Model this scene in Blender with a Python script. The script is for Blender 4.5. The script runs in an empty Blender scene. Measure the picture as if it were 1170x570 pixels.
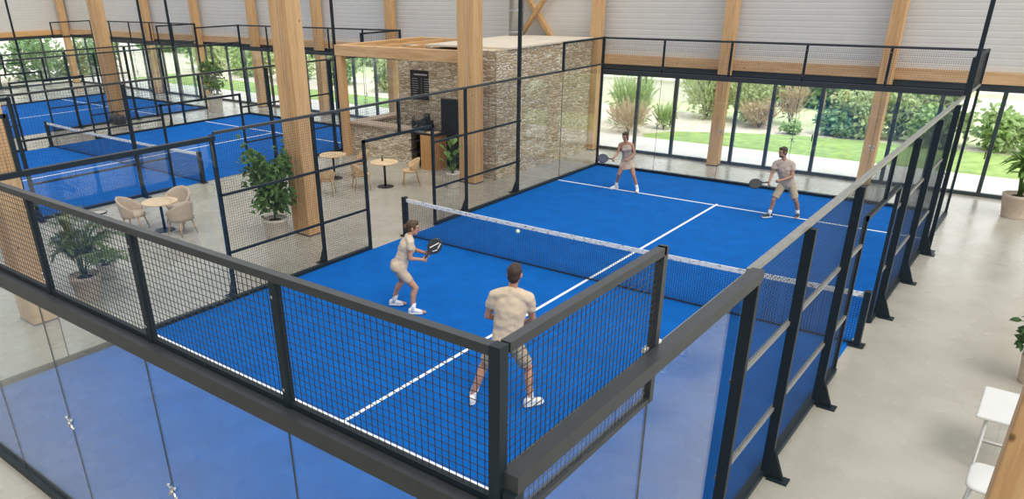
import bpy, bmesh, math, random
from mathutils import Vector, Matrix, noise
random.seed(7)
V = Vector
SC = bpy.context.scene
COL = SC.collection
PI = math.pi

# ------------------------------------------------------------------ mesh collecting
def ortho(d, up=None):
    d = V(d).normalized()
    up = V(up) if up is not None else V((0, 0, 1))
    if abs(d.dot(up.normalized())) > .98:
        up = V((1, 0, 0)) if abs(d.x) < .9 else V((0, 1, 0))
    s = d.cross(up).normalized()
    return s, s.cross(d).normalized()

class MB:
    def __init__(self):
        self.v = []; self.f = []
    def add(self, vs, fs):
        b = len(self.v)
        self.v += [V(p) for p in vs]
        self.f += [[b + i for i in f] for f in fs]
        return self
    def box(self, x0, y0, z0, x1, y1, z1):
        x0, x1 = min(x0, x1), max(x0, x1); y0, y1 = min(y0, y1), max(y0, y1); z0, z1 = min(z0, z1), max(z0, z1)
        vs = [(x, y, z) for z in (z0, z1) for y in (y0, y1) for x in (x0, x1)]
        return self.add(vs, [(0, 2, 3, 1), (4, 5, 7, 6), (0, 1, 5, 4), (2, 6, 7, 3), (0, 4, 6, 2), (1, 3, 7, 5)])
    def bar(self, p, q, w, h, up=None, caps=True):
        p, q = V(p), V(q)
        s, u = ortho(q - p, up)
        o = [(-1, -1), (1, -1), (1, 1), (-1, 1)]
        vs = [c + s * (a * w / 2) + u * (b * h / 2) for c in (p, q) for a, b in o]
        fs = [(i, (i + 1) % 4, 4 + (i + 1) % 4, 4 + i) for i in range(4)]
        if caps: fs += [(3, 2, 1, 0), (4, 5, 6, 7)]
        return self.add(vs, fs)
    def loft(self, secs, n=16, caps=True, power=2.0):
        # secs: (centre, axis a, axis b) with the axes scaled to the radii
        vs = []
        for c, a, b in secs:
            for i in range(n):
                t = 2 * PI * i / n; ct, st = math.cos(t), math.sin(t)
                e = 2 / power
                ct = math.copysign(abs(ct) ** e, ct); st = math.copysign(abs(st) ** e, st)
                vs.append(V(c) + V(a) * ct + V(b) * st)
        fs = []
        for k in range(len(secs) - 1):
            for i in range(n):
                j = (i + 1) % n
                fs.append((k * n + i, k * n + j, (k + 1) * n + j, (k + 1) * n + i))
        if caps:
            fs.append(tuple(range(n - 1, -1, -1)))
            m = (len(secs) - 1) * n
            fs.append(tuple(range(m, m + n)))
        return self.add(vs, fs)
    def tube(self, pts, r, n=8, caps=True):
        pts = [V(p) for p in pts]
        secs = []
        for i, p in enumerate(pts):
            d = pts[min(i + 1, len(pts) - 1)] - pts[max(i - 1, 0)]
            rr = r[i] if isinstance(r, (list, tuple)) else r
            s, u = ortho(d)
            secs.append((p, s * rr, u * rr))
        return self.loft(secs, n, caps)
    def capsule(self, a, b, ra, rb, n=14):
        a, b = V(a), V(b)
        d = (b - a).normalized(); s, u = ortho(d)
        secs = []
        for k in range(5):
            t = PI / 2 * (k / 4.5 - 1 + .0)
            secs.append((a + d * (ra * math.sin(t)), s * (ra * max(.05, math.cos(t))), u * (ra * max(.05, math.cos(t)))))
        secs.append((a, s * ra, u * ra)); secs.append((b, s * rb, u * rb))
        for k in range(1, 5):
            t = PI / 2 * k / 4.5
            secs.append((b + d * (rb * math.sin(t)), s * (rb * math.cos(t)), u * (rb * math.cos(t))))
        return self.loft(secs, n)
    def ell(self, c, rx, ry, rz, X=None, Y=None, Z=None, n=16, m=10):
        X = V(X) if X is not None else V((1, 0, 0)); Y = V(Y) if Y is not None else V((0, 1, 0)); Z = V(Z) if Z is not None else V((0, 0, 1))
        secs = []
        for k in range(m + 1):
            t = -PI / 2 + PI * (k + .12) / (m + .24)
            secs.append((V(c) + Z * (rz * math.sin(t)), X * (rx * math.cos(t)), Y * (ry * math.cos(t))))
        return self.loft(secs, n)
    def lathe(self, prof, c=(0, 0, 0), n=24, caps=True):
        c = V(c)
        return self.loft([(c + V((0, 0, z)), V((r, 0, 0)), V((0, r, 0))) for r, z in prof], n, caps)
    def build(self, name, mat, parent=None, smooth=False, bevel=0):
        me = bpy.data.meshes.new(name)
        off = V((0, 0, 0)); p = parent
        while p is not None:
            off += p.location; p = p.parent
        me.from_pydata([v - off for v in self.v], [], self.f)
        me.materials.append(mat)
        if smooth:
            me.shade_smooth()
        o = bpy.data.objects.new(name, me)
        COL.objects.link(o)
        if parent is not None: o.parent = parent
        if bevel:
            b = o.modifiers.new('bevel', 'BEVEL'); b.width = bevel; b.segments = 2; b.limit_method = 'ANGLE'
        return o

def tag(o, label=None, cat=None, group=None, kind=None):
    if label: o['label'] = label
    if cat: o['category'] = cat
    if group: o['group'] = group
    if kind: o['kind'] = kind
    return o
def thing(name, label, cat, loc=(0, 0, 0), group=None):
    o = bpy.data.objects.new(name, None); o.location = loc; o.empty_display_size = .2
    COL.objects.link(o)
    return tag(o, label, cat, group)
def dup(root, loc, rz, label, group=None):
    r = root.copy(); COL.objects.link(r); r.location = loc; r.rotation_euler = (0, 0, rz)
    r['label'] = label
    if group: r['group'] = group
    for ch in list(root.children):
        c = ch.copy(); COL.objects.link(c); c.parent = r
        for g in list(ch.children):
            d = g.copy(); COL.objects.link(d); d.parent = c
    return r

# ------------------------------------------------------------------ materials
def new_mat(name):
    m = bpy.data.materials.new(name); m.use_nodes = True
    nt = m.node_tree; nt.nodes.clear()
    out = nt.nodes.new('ShaderNodeOutputMaterial')
    return m, nt, out
def L(nt, a, b): nt.links.new(a, b)
def coords(nt, scale=(1, 1, 1), rot=(0, 0, 0)):
    g = nt.nodes.new('ShaderNodeNewGeometry')
    mp = nt.nodes.new('ShaderNodeMapping'); mp.inputs['Scale'].default_value = scale; mp.inputs['Rotation'].default_value = rot
    L(nt, g.outputs['Position'], mp.inputs['Vector'])
    return mp.outputs['Vector']
def objcoords(nt, scale=(1, 1, 1)):
    g = nt.nodes.new('ShaderNodeTexCoord')
    mp = nt.nodes.new('ShaderNodeMapping'); mp.inputs['Scale'].default_value = scale
    L(nt, g.outputs['Object'], mp.inputs['Vector'])
    return mp.outputs['Vector']
def noise_tex(nt, vec, scale, detail=3, rough=.5):
    n = nt.nodes.new('ShaderNodeTexNoise'); n.inputs['Scale'].default_value = scale; n.inputs['Detail'].default_value = detail
    n.inputs['Roughness'].default_value = rough
    L(nt, vec, n.inputs['Vector']); return n
def ramp(nt, fac, stops):
    r = nt.nodes.new('ShaderNodeValToRGB')
    while len(r.color_ramp.elements) < len(stops): r.color_ramp.elements.new(.5)
    for e, (p, c) in zip(r.color_ramp.elements, stops):
        e.position = p; e.color = (*c, 1)
    L(nt, fac, r.inputs['Fac']); return r.outputs['Color']
def bump(nt, h, strength, dist=.02):
    b = nt.nodes.new('ShaderNodeBump'); b.inputs['Strength'].default_value = strength; b.inputs['Distance'].default_value = dist
    L(nt, h, b.inputs['Height']); return b.outputs['Normal']
def princ(nt, out, rough=.6, metal=0, spec=.5):
    p = nt.nodes.new('ShaderNodeBsdfPrincipled')
    p.inputs['Roughness'].default_value = rough; p.inputs['Metallic'].default_value = metal
    p.inputs['Specular IOR Level'].default_value = spec
    L(nt, p.outputs[0], out.inputs[0]); return p
def mul(c, k): return tuple(min(1, x * k) for x in c)

def mat_noise(name, c, var=.12, scale=6, rough=.6, metal=0, spec=.5, bmp=0, bscale=80, vscale=(1, 1, 1), bdist=.01):
    m, nt, out = new_mat(name); p = princ(nt, out, rough, metal, spec)
    v = coords(nt, vscale)
    n = noise_tex(nt, v, scale, 4)
    L(nt, ramp(nt, n.outputs[0], [(.3, mul(c, 1 - var)), (.7, mul(c, 1 + var))]), p.inputs['Base Color'])
    if bmp:
        n2 = noise_tex(nt, v, bscale, 2)
        L(nt, bump(nt, n2.outputs[0], bmp, bdist), p.inputs['Normal'])
    return m

def mat_wood(name, c1, c2, vscale=(14, 14, .9), rough=.55):
    m, nt, out = new_mat(name); p = princ(nt, out, rough, 0, .35)
    v = coords(nt, vscale)
    n = noise_tex(nt, v, 1.6, 5, .6)
    w = noise_tex(nt, coords(nt, tuple(s * .35 for s in vscale)), 1.0, 2)
    a = nt.nodes.new('ShaderNodeMath'); a.operation = 'MULTIPLY_ADD'; a.inputs[1].default_value = .6; a.inputs[2].default_value = 0
    L(nt, n.outputs[0], a.inputs[0])
    b = nt.nodes.new('ShaderNodeMath'); b.operation = 'MULTIPLY_ADD'; b.inputs[1].default_value = .4
    L(nt, w.outputs[0], b.inputs[0]); L(nt, a.outputs[0], b.inputs[2])
    col = ramp(nt, b.outputs[0], [(.38, c2), (.52, c1), (.66, mul(c1, 1.1))])
    # knots
    vo = nt.nodes.new('ShaderNodeTexVoronoi'); vo.inputs['Scale'].default_value = 1
    L(nt, coords(nt, tuple(1.9 if s < 5 else 3.2 for s in vscale)), vo.inputs['Vector'])
    k = ramp(nt, vo.outputs['Distance'], [(.035, (1, 1, 1)), (.07, (0, 0, 0))])
    mx = nt.nodes.new('ShaderNodeMix'); mx.data_type = 'RGBA'
    L(nt, k, mx.inputs['Factor']); L(nt, col, mx.inputs[6]); mx.inputs[7].default_value = (*mul(c2, .35), 1)
    L(nt, mx.outputs[2], p.inputs['Base Color'])
    return m

def mat_glass(name, tint=(.93, .97, .95), gain=1.0):
    m, nt, out = new_mat(name)
    t = nt.nodes.new('ShaderNodeBsdfTransparent'); t.inputs[0].default_value = (*tint, 1)
    g = nt.nodes.new('ShaderNodeBsdfGlossy'); g.inputs['Roughness'].default_value = 0; g.inputs['Color'].default_value = (1, 1, 1, 1)
    ge = nt.nodes.new('ShaderNodeNewGeometry')
    d = nt.nodes.new('ShaderNodeVectorMath'); d.operation = 'DOT_PRODUCT'
    L(nt, ge.outputs['Normal'], d.inputs[0]); L(nt, ge.outputs['Incoming'], d.inputs[1])
    def M(op, a, b=None):
        n = nt.nodes.new('ShaderNodeMath'); n.operation = op
        for i, x in enumerate((a, b)):
            if x is None: continue
            if isinstance(x, (int, float)): n.inputs[i].default_value = x
            else: L(nt, x, n.inputs[i])
        return n.outputs[0]
    c = M('ABSOLUTE', d.outputs['Value'])
    f = M('POWER', M('SUBTRACT', 1, c), 5)
    f = M('MULTIPLY', M('ADD', M('MULTIPLY', f, .96), .04), gain)
    f = M('MINIMUM', f, .98)
    mx = nt.nodes.new('ShaderNodeMixShader')
    L(nt, f, mx.inputs[0]); L(nt, t.outputs[0], mx.inputs[1]); L(nt, g.outputs[0], mx.inputs[2])
    L(nt, mx.outputs[0], out.inputs[0])
    return m

def mat_stone(name):
    m, nt, out = new_mat(name); p = princ(nt, out, .85, 0, .25)
    v = coords(nt, (3.6, 3.6, 12.5))
    n = noise_tex(nt, coords(nt), 5, 3)
    ad = nt.nodes.new('ShaderNodeMix'); ad.data_type = 'VECTOR'; ad.inputs['Factor'].default_value = .16
    L(nt, v, ad.inputs[4])
    va = nt.nodes.new('ShaderNodeVectorMath'); va.operation = 'MULTIPLY_ADD'
    L(nt, n.outputs['Color'], va.inputs[0]); va.inputs[1].default_value = (1.2, 1.2, 1.2); L(nt, v, va.inputs[2])
    vo = nt.nodes.new('ShaderNodeTexVoronoi'); vo.inputs['Scale'].default_value = 1; L(nt, va.outputs[0], vo.inputs['Vector'])
    ve = nt.nodes.new('ShaderNodeTexVoronoi'); ve.feature = 'DISTANCE_TO_EDGE'; ve.inputs['Scale'].default_value = 1; L(nt, va.outputs[0], ve.inputs['Vector'])
    sp = nt.nodes.new('ShaderNodeSeparateColor'); L(nt, vo.outputs['Color'], sp.inputs[0])
    col = ramp(nt, sp.outputs[0], [(0, (.44, .33, .21)), (.3, (.60, .48, .33)), (.6, (.70, .60, .45)), (.85, (.76, .68, .55)), (1, (.52, .43, .32))])
    e = ramp(nt, ve.outputs['Distance'], [(.015, (1, 1, 1)), (.07, (0, 0, 0))])
    mx = nt.nodes.new('ShaderNodeMix'); mx.data_type = 'RGBA'
    L(nt, e, mx.inputs['Factor']); L(nt, col, mx.inputs[6]); mx.inputs[7].default_value = (.33, .26, .18, 1)
    n2 = noise_tex(nt, coords(nt), 30, 3)
    m2 = nt.nodes.new('ShaderNodeMix'); m2.data_type = 'RGBA'; m2.blend_type = 'OVERLAY'; m2.inputs['Factor'].default_value = .35
    L(nt, mx.outputs[2], m2.inputs[6]); L(nt, n2.outputs[0], m2.inputs[7])
    L(nt, m2.outputs[2], p.inputs['Base Color'])
    h = ramp(nt, ve.outputs['Distance'], [(0, (0, 0, 0)), (.18, (1, 1, 1))])
    L(nt, bump(nt, h, .8, .03), p.inputs['Normal'])
    return m

def mat_concrete():
    m, nt, out = new_mat('polished_concrete'); p = princ(nt, out, .3, 0, .85)
    v = coords(nt)
    n1 = noise_tex(nt, v, .5, 5, .6); n2 = noise_tex(nt, v, 1.3, 2, .5)
    a = nt.nodes.new('ShaderNodeMix'); a.data_type = 'FLOAT'; a.inputs['Factor'].default_value = .4
    L(nt, n1.outputs[0], a.inputs[2]); L(nt, n2.outputs[0], a.inputs[3])
    c = ramp(nt, a.outputs[0], [(.25, (.325, .30, .245)), (.5, (.39, .365, .305)), (.75, (.465, .44, .38))])
    # saw-cut joints every five metres
    g = nt.nodes.new('ShaderNodeNewGeometry'); s = nt.nodes.new('ShaderNodeSeparateXYZ'); L(nt, g.outputs['Position'], s.inputs[0])
    def line(ax, per, off):
        x = nt.nodes.new('ShaderNodeMath'); x.operation = 'ADD'; x.inputs[1].default_value = off; L(nt, s.outputs[ax], x.inputs[0])
        y = nt.nodes.new('ShaderNodeMath'); y.operation = 'PINGPONG'; y.inputs[1].default_value = per / 2; L(nt, x.outputs[0], y.inputs[0])
        z = nt.nodes.new('ShaderNodeMath'); z.operation = 'LESS_THAN'; z.inputs[1].default_value = .012; L(nt, y.outputs[0], z.inputs[0])
        return z.outputs[0]
    mxm = nt.nodes.new('ShaderNodeMath'); mxm.operation = 'MAXIMUM'
    L(nt, line(0, 6.6, 1.0), mxm.inputs[0]); L(nt, line(1, 6.6, 1.1), mxm.inputs[1])
    mx = nt.nodes.new('ShaderNodeMix'); mx.data_type = 'RGBA'
    L(nt, mxm.outputs[0], mx.inputs['Factor']); L(nt, c, mx.inputs[6]); mx.inputs[7].default_value = (.36, .33, .28, 1)
    L(nt, mx.outputs[2], p.inputs['Base Color'])
    r = ramp(nt, n2.outputs[0], [(.3, (.22,) * 3), (.7, (.32,) * 3)])
    L(nt, r, p.inputs['Roughness'])
    return m

def mat_leaf(name, c, var=.35, trans=.35):
    m, nt, out = new_mat(name)
    p = nt.nodes.new('ShaderNodeBsdfPrincipled'); p.inputs['Roughness'].default_value = .5; p.inputs['Specular IOR Level'].default_value = .35
    n = noise_tex(nt, coords(nt), 7, 3)
    col = ramp(nt, n.outputs[0], [(.3, mul(c, 1 - var)), (.5, c), (.7, mul(c, 1 + var))])
    L(nt, col, p.inputs['Base Color'])
    t = nt.nodes.new('ShaderNodeBsdfTranslucent'); L(nt, col, t.inputs[0])
    mx = nt.nodes.new('ShaderNodeMixShader'); mx.inputs[0].default_value = trans
    L(nt, p.outputs[0], mx.inputs[1]); L(nt, t.outputs[0], mx.inputs[2]); L(nt, mx.outputs[0], out.inputs[0])
    return m

def mat_tape():
    m, nt, out = new_mat('net_tape'); p = princ(nt, out, .7)
    v = coords(nt, (9, 9, 40))
    n = noise_tex(nt, v, 1.2, 2)
    L(nt, ramp(nt, n.outputs[0], [(.36, (.28, .28, .27)), (.44, (.86, .85, .82))]), p.inputs['Base Color'])
    return m

M = {}
M['concrete'] = mat_concrete()
M['turf'] = mat_noise('blue_turf', (.0025, .112, .425), .10, 2.2, .95, 0, .12, .5, 260, bdist=.006)
M['line'] = mat_noise('white_line', (.86, .87, .88), .03, 20, .9, 0, .2)
M['steel'] = mat_noise('dark_blue_steel', (.010, .019, .027), .1, 5, .5, 0, .3)
M['steelgrey'] = mat_noise('grey_steel', (.038, .043, .047), .12, 9, .42, .05, .4, vscale=(1, 1, 1))
M['skylit'] = mat_noise('skylit_steel_rail', (.27, .265, .25), .12, 9, .4, .3)  # lighter copy of the rail steel, sky sheen painted into its colour
M['wire'] = mat_noise('mesh_wire', (.018, .026, .034), .05, 5, .5)
M['net'] = mat_noise('net_cord', (.012, .02, .035), .05, 5, .8)
M['tape'] = mat_tape()
M['glass'] = mat_glass('court_glass', (.968, .986, .982))
M['winglass'] = mat_glass('window_glass', (.985, .992, .99))
M['chrome'] = mat_noise('chrome', (.6, .6, .58), .05, 5, .25, 1)
M['wood'] = mat_wood('glulam_wood', (.62, .385, .19), (.50, .285, .125))
M['woodx'] = mat_wood('glulam_beam', (.64, .41, .22), (.52, .31, .15), (.9, 14, 14))
M['woody'] = mat_wood('glulam_joist', (.68, .40, .19), (.52, .28, .11), (14, .9, 14))
M['panelwood'] = mat_wood('bar_panel_wood', (.50, .27, .11), (.36, .17, .06))
M['tablewood'] = mat_wood('table_wood', (.70, .52, .33), (.56, .38, .21), (3, 18, 18))
M['legwood'] = mat_wood('chair_wood', (.50, .32, .17), (.36, .21, .10))
M['beigefabric'] = mat_noise('beige_upholstery', (.52, .41, .30), .08, 12, .9, 0, .2, .3, 200)
M['seatwood'] = mat_wood('pale_chair_wood', (.60, .42, .25), (.46, .30, .16))
M['white'] = mat_noise('white_laminate', (.66, .65, .625), .02, 4, .4)
M['whitemetal'] = mat_noise('white_tube', (.64, .64, .62), .02, 4, .4)
M['siding'] = mat_noise('white_siding', (.63, .61, .575), .02, 3, .6, 0, .3)
M['frame'] = mat_noise('window_frame_dark', (.035, .05, .055), .08, 4, .45)
M['stone'] = mat_stone('stone_masonry')
M['black'] = mat_noise('black_metal', (.012, .013, .015), .1, 4, .45)
M['blackboard'] = mat_noise('black_board', (.015, .016, .018), .2, 4, .6)
M['chalk'] = mat_noise('chalk_white', (.42, .42, .41), .1, 30, .8)
M['pot'] = mat_noise('beige_pot', (.56, .46, .37), .10, 7, .8, 0, .25, .3, 60)
M['potwhite'] = mat_noise('pale_pot', (.60, .55, .48), .08, 7, .8, 0, .25, .3, 60)
M['soil'] = mat_noise('soil', (.05, .035, .025), .4, 30, .95, 0, .1, .8, 80)
M['bark'] = mat_noise('bark', (.20, .14, .09), .3, 15, .9, 0, .2, .5, 60)
M['leaf_dark'] = mat_leaf('leaf_dark_green', (.05, .11, .03), .45, .2)
M['leaf_mid'] = mat_leaf('leaf_mid_green', (.10, .20, .05), .4, .3)
M['leaf_bright'] = mat_leaf('leaf_bright_green', (.17, .31, .07), .4, .3)
M['leaf_palm'] = mat_leaf('leaf_palm', (.13, .19, .055), .4, .3)
M['garden_green'] = mat_leaf('garden_foliage', (.38, .52, .22), .35, .3)
M['garden_deep'] = mat_leaf('garden_hedge', (.25, .40, .18), .4, .3)
M['garden_blue'] = mat_leaf('garden_blue_green', (.26, .43, .27), .3, .3)
M['garden_dry'] = mat_leaf('garden_dry_grass', (.55, .44, .29), .25, .3)
M['garden_pale'] = mat_leaf('garden_pale_shrub', (.50, .58, .31), .3, .35)
M['lawn'] = mat_noise('lawn_grass', (.30, .42, .14), .22, 2.5, .95, 0, .1, .6, 60)
M['meadow'] = mat_noise('dry_meadow', (.55, .60, .37), .15, .8, .95, 0, .1, .6, 40)
M['gravel'] = mat_noise('pale_gravel', (.64, .58, .49), .15, 3, .95, 0, .1, .6, 40)
M['paving'] = mat_noise('pale_paving', (.74, .71, .66), .06, 1.5, .8, 0, .3)
M['render'] = mat_noise('white_render', (.80, .78, .75), .05, 3, .9)
M['rooftile'] = mat_noise('red_roof_tile', (.52, .27, .17), .2, 9, .9)
M['duct'] = mat_noise('zinc_duct', (.48, .49, .49), .08, 4, .35, .7)
M['ball'] = mat_noise('ball_felt', (.85, .88, .55), .06, 40, .9)
def mat_skin(n, c):
    m = mat_noise(n, c, .06, 14, .5, 0, .35)
    return m
M['skin'] = mat_skin('skin', (.52, .27, .175))
M['skin_b'] = mat_skin('skin_tanned', (.42, .22, .145))
M['hair'] = mat_noise('hair_dark_brown', (.05, .03, .02), .3, 30, .6, 0, .4)
M['hair_b'] = mat_noise('hair_brown', (.085, .045, .022), .3, 30, .6, 0, .4)
M['tee'] = mat_noise('tee_beige', (.66, .53, .39), .05, 10, .9, 0, .15, .25, 40, bdist=.02)
M['tee_w'] = mat_noise('tee_sand', (.62, .51, .39), .05, 10, .9, 0, .15, .25, 40, bdist=.02)
M['tee_b'] = mat_noise('tee_taupe', (.47, .38, .31), .05, 10, .9, 0, .15, .25, 40, bdist=.02)
M['top_b'] = mat_noise('top_taupe', (.42, .34, .29), .05, 10, .9, 0, .15, .25, 40, bdist=.02)
M['shorts'] = mat_noise('shorts_sand', (.57, .45, .33), .05, 10, .9, 0, .15, .25, 40, bdist=.02)
M['shorts_k'] = mat_noise('shorts_khaki', (.47, .38, .27), .06, 10, .9, 0, .15, .25, 40, bdist=.02)
M['shoe'] = mat_noise('shoe_white', (.82, .82, .81), .04, 20, .6)
M['sock'] = mat_noise('sock_white', (.80, .79, .77), .04, 30, .9)
M['shoe_k'] = mat_noise('shoe_black', (.03, .03, .035), .2, 20, .6)
M['racket'] = mat_noise('racket_black', (.02, .022, .026), .15, 10, .4)
M['racket_b'] = mat_noise('racket_navy', (.035, .045, .075), .15, 10, .45)
M['grip'] = mat_noise('racket_grip', (.03, .03, .03), .15, 40, .8)
M['lip'] = mat_noise('lip', (.40, .17, .13), .05, 10, .5)
M['eye'] = mat_noise('eye_dark', (.03, .02, .015), .05, 10, .25)

# ------------------------------------------------------------------ camera, world, light
CAMP = V((11.892, -12.68391, 5.55086)); YAW, PIT, ROL, FPX, SX, SY = -0.67825, 0.43807, -0.01717, 851.74084, -58.0295, 93.50362
fw = V((math.sin(YAW) * math.cos(PIT), math.cos(YAW) * math.cos(PIT), -math.sin(PIT)))
rt = V((math.cos(YAW), -math.sin(YAW), 0)); up = rt.cross(fw)
r2 = rt * math.cos(ROL) + up * math.sin(ROL); u2 = -rt * math.sin(ROL) + up * math.cos(ROL)
cam = bpy.data.objects.new('camera', bpy.data.cameras.new('camera')); COL.objects.link(cam)
mw = Matrix((r2, u2, -fw)).transposed().to_4x4(); mw.translation = CAMP
cam.matrix_world = mw
cam.data.sensor_width = 36; cam.data.sensor_fit = 'HORIZONTAL'; cam.data.lens = FPX / 1170 * 36
cam.data.shift_x = -SX / 1170; cam.data.shift_y = SY / 1170
cam.data.clip_start = .05; cam.data.clip_end = 400
SC.camera = cam

w = bpy.data.worlds.new('overcast_sky'); SC.world = w; w.use_nodes = True
nt = w.node_tree; nt.nodes.clear()
wo = nt.nodes.new('ShaderNodeOutputWorld'); bg = nt.nodes.new('ShaderNodeBackground'); L(nt, bg.outputs[0], wo.inputs[0])
tc = nt.nodes.new('ShaderNodeTexCoord'); sx = nt.nodes.new('ShaderNodeSeparateXYZ'); L(nt, tc.outputs['Generated'], sx.inputs[0])
L(nt, ramp(nt, sx.outputs[2], [(0, (.62, .60, .56)), (.02, (1, .985, .96)), (.5, (.93, .96, 1)), (1, (.90, .95, 1))]), bg.inputs[0])
bg.inputs[1].default_value = 2.3
sun = bpy.data.objects.new('sun', bpy.data.lights.new('sun', 'SUN')); COL.objects.link(sun)
sun.data.energy = 3.0; sun.data.angle = math.radians(28); sun.data.color = (1, .95, .86)
sun.rotation_euler = V((-.50, .22, -.84)).to_track_quat('-Z', 'Y').to_euler()

vs = SC.view_settings
SC.display_settings.display_device = 'sRGB'
vs.view_transform = 'Standard'; vs.look = 'None'; vs.exposure = 0.0; vs.gamma = 1; vs.use_curve_mapping = False
try:
    SC.cycles.transparent_max_bounces = 40; SC.cycles.max_bounces = 8; SC.cycles.diffuse_bounces = 4
    SC.cycles.caustics_reflective = False; SC.cycles.caustics_refractive = False
    SC.cycles.sample_clamp_indirect = 4
    SC.cycles.use_denoising = True
except Exception: pass

# ------------------------------------------------------------------ setting
XL, FY = -40.0, 11.85
def structure(mb, name, mat, parent=None, **k):
    o = mb.build(name, mat, parent, **k)
    if parent is None: o['kind'] = 'structure'
    return o
structure(MB().box(XL, -18, -.3, 22, FY + .12, 0), 'floor', M['concrete'])
# unseen roof sheet above the hall, added and tinted to dim the daylight indoors
rm, rnt, rout = new_mat('roof_dimming_tint')
rtb = rnt.nodes.new('ShaderNodeBsdfTransparent'); rtb.inputs[0].default_value = (.70, .70, .695, 1); L(rnt, rtb.outputs[0], rout.inputs[0])
structure(MB().box(XL - .3, -18, 9.0, 22, FY + .3, 9.06), 'ceiling_dimmer', rm)
# corrugated siding above the glazing
def siding(p0, p1, inward, z0, z1):
    mb = MB(); prof = []; z = z0; i = 0
    while z < z1:
        prof += [(0, z), (.004, z + .012), (.004, z + .13), (0, z + .142)]
        z += .165
    prof.append((0, z1))
    p0, p1, n = V(p0), V(p1), V(inward)
    vs = []
    for d, z in prof:
        vs += [p0 + n * d + V((0, 0, z)), p1 + n * d + V((0, 0, z))]
    b = len(vs)
    fs = [(2 * k, 2 * k + 1, 2 * k + 3, 2 * k + 2) for k in range(len(prof) - 1)]
    vs += [p0 - n * .15 + V((0, 0, z0)), p1 - n * .15 + V((0, 0, z0)), p1 - n * .15 + V((0, 0, z1)), p0 - n * .15 + V((0, 0, z1))]
    fs.append((b, b + 1, b + 2, b + 3))
    return mb.add(vs, fs)
structure(siding((XL, FY, 0), (22, FY, 0), (0, -1, 0), 3.22, 9), 'wall_back', M['siding'])
structure(siding((XL, -18, 0), (XL, FY, 0), (1, 0, 0), 3.22, 9), 'wall_left', M['siding'])
structure(MB().box(XL, -18.2, 0, 22, -18, 9), 'unseen_shade_wall', M['siding'])  # unseen wall behind the camera, added to shade the faces turned toward it
structure(MB().box(XL + .1, FY - .14, 2.93, 22, FY + .1, 3.22), 'trim_1', M['woodx'])
structure(MB().box(XL - .1, -18, 2.93, XL + .14, FY - .14, 3.22), 'trim_2', M['woody'])

fac_cols = [-39.4, -34.6, -29.7, -25.0, -20.25, -15.6, -11.1, -6.4, -1.45, 3.1, 7.6, 12.3]
# glazed bays between facade columns
mull = {8: [.08, 1.45], 9: [3.5, 4.6, 6.0], 10: [8.0, 9.05, 10.42], 11: [13.0, 14.4, 15.8]}
edges = fac_cols + [16.9, 22]
wn = 0
for i in range(len(edges) - 1):
    x0, x1 = edges[i], edges[i + 1]
    if i == 0: x0 = XL + .1
    wn += 1
    mb = MB()
    y0, y1 = FY - .05, FY + .05
    mb.box(x0, y0, 2.74, x1, y1, 2.93); mb.box(x0, y0, .0, x1, y1, .10)
    mb.box(x0, y0, .1, x0 + .05, y1, 2.74); mb.box(x1 - .05, y0, .1, x1, y1, 2.74)
    for mx in mull.get(i, [x0 + (x1 - x0) * k / 3 for k in (.35, 1.2, 2.1)]):
        mb.box(mx - .05, y0, .1, mx + .05, y1, 2.74)
    wo_ = structure(mb, 'window_%d' % wn, M['frame'])
    MB().box(x0 + .05, FY - .008, .1, x1 - .05, FY + .008, 2.74).build('pane', M['winglass'], wo_)
    if i in (8, 9, 10):
        h = MB().box(mull[i][-1] - .09, y0 - .05, 1.02, mull[i][-1] - .06, y0 - .02, 1.22)
        h.box(mull[i][-1] - .085, y0 - .03, 1.1, mull[i][-1] - .065, y0 + .01, 1.13).build('handle', M['black'], wo_)
for k in range(6):
    y1 = FY - .15 - k * 4.6; y0 = y1 - 4.6
    wn += 1
    mb = MB(); x0, x1 = XL - .05, XL + .05
    mb.box(x0, y0, 2.74, x1, y1, 2.93); mb.box(x0, y0, 0, x1, y1, .1)
    for yy in (y0, y0 + 1.5, y0 + 3.0): mb.box(x0, yy, .1, x1, yy + .09, 2.74)
    wo_ = structure(mb, 'window_%d' % wn, M['frame'])
    MB().box(XL - .008, y0 + .09, .1, XL + .008, y1, 2.74).build('pane', M['winglass'], wo_)

# ------------------------------------------------------------------ timber columns
def column(xc, yc, w, d, label, group, slit=True, h=8.9):
    mb = MB()
    t = thing('timber_column', label, 'column', (xc, yc, 0), group)
    if slit:
        g = .05
        for s in (-1, 1):
            a, b = sorted((xc + s * g / 2, xc + s * w / 2))
            MB().box(a, yc - d / 2, 0, b, yc + d / 2, h).build('post_half', M['wood'], t, bevel=.012)
        MB().box(xc - g / 2, yc - d / 2 + .03, 0, xc + g / 2, yc + d / 2 - .03, h).build('spacer', M['white'], t)
    else:
        MB().box(xc - w / 2, yc - d / 2, 0, xc + w / 2, yc + d / 2, h).build('post', M['wood'], t, bevel=.012)
    MB().box(xc - w / 2 - .01, yc - d / 2 - .01, 0, xc + w / 2 + .01, yc + d / 2 + .01, .03).build('base_plate', M['steelgrey'], t)
    return t
G1 = 'large twin timber columns inside the hall'
column(-2.2, -7.7, .58, .42, 'large twin timber column at far left beside the potted palm', G1)
column(-2.16, -1.2, .58, .42, 'large twin timber column right behind the bushy potted ficus', G1)
column(-2.02, 5.2, .60, .42, 'large timber column at the corner of the stone kiosk', G1)
column(-22.75, 5.2, .60, .45, 'timber column standing between the two far blue courts at left', G1)
column(12.40, -7.85, .66, .42, 'foreground timber column cropped by the right edge of the photo', G1)
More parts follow.
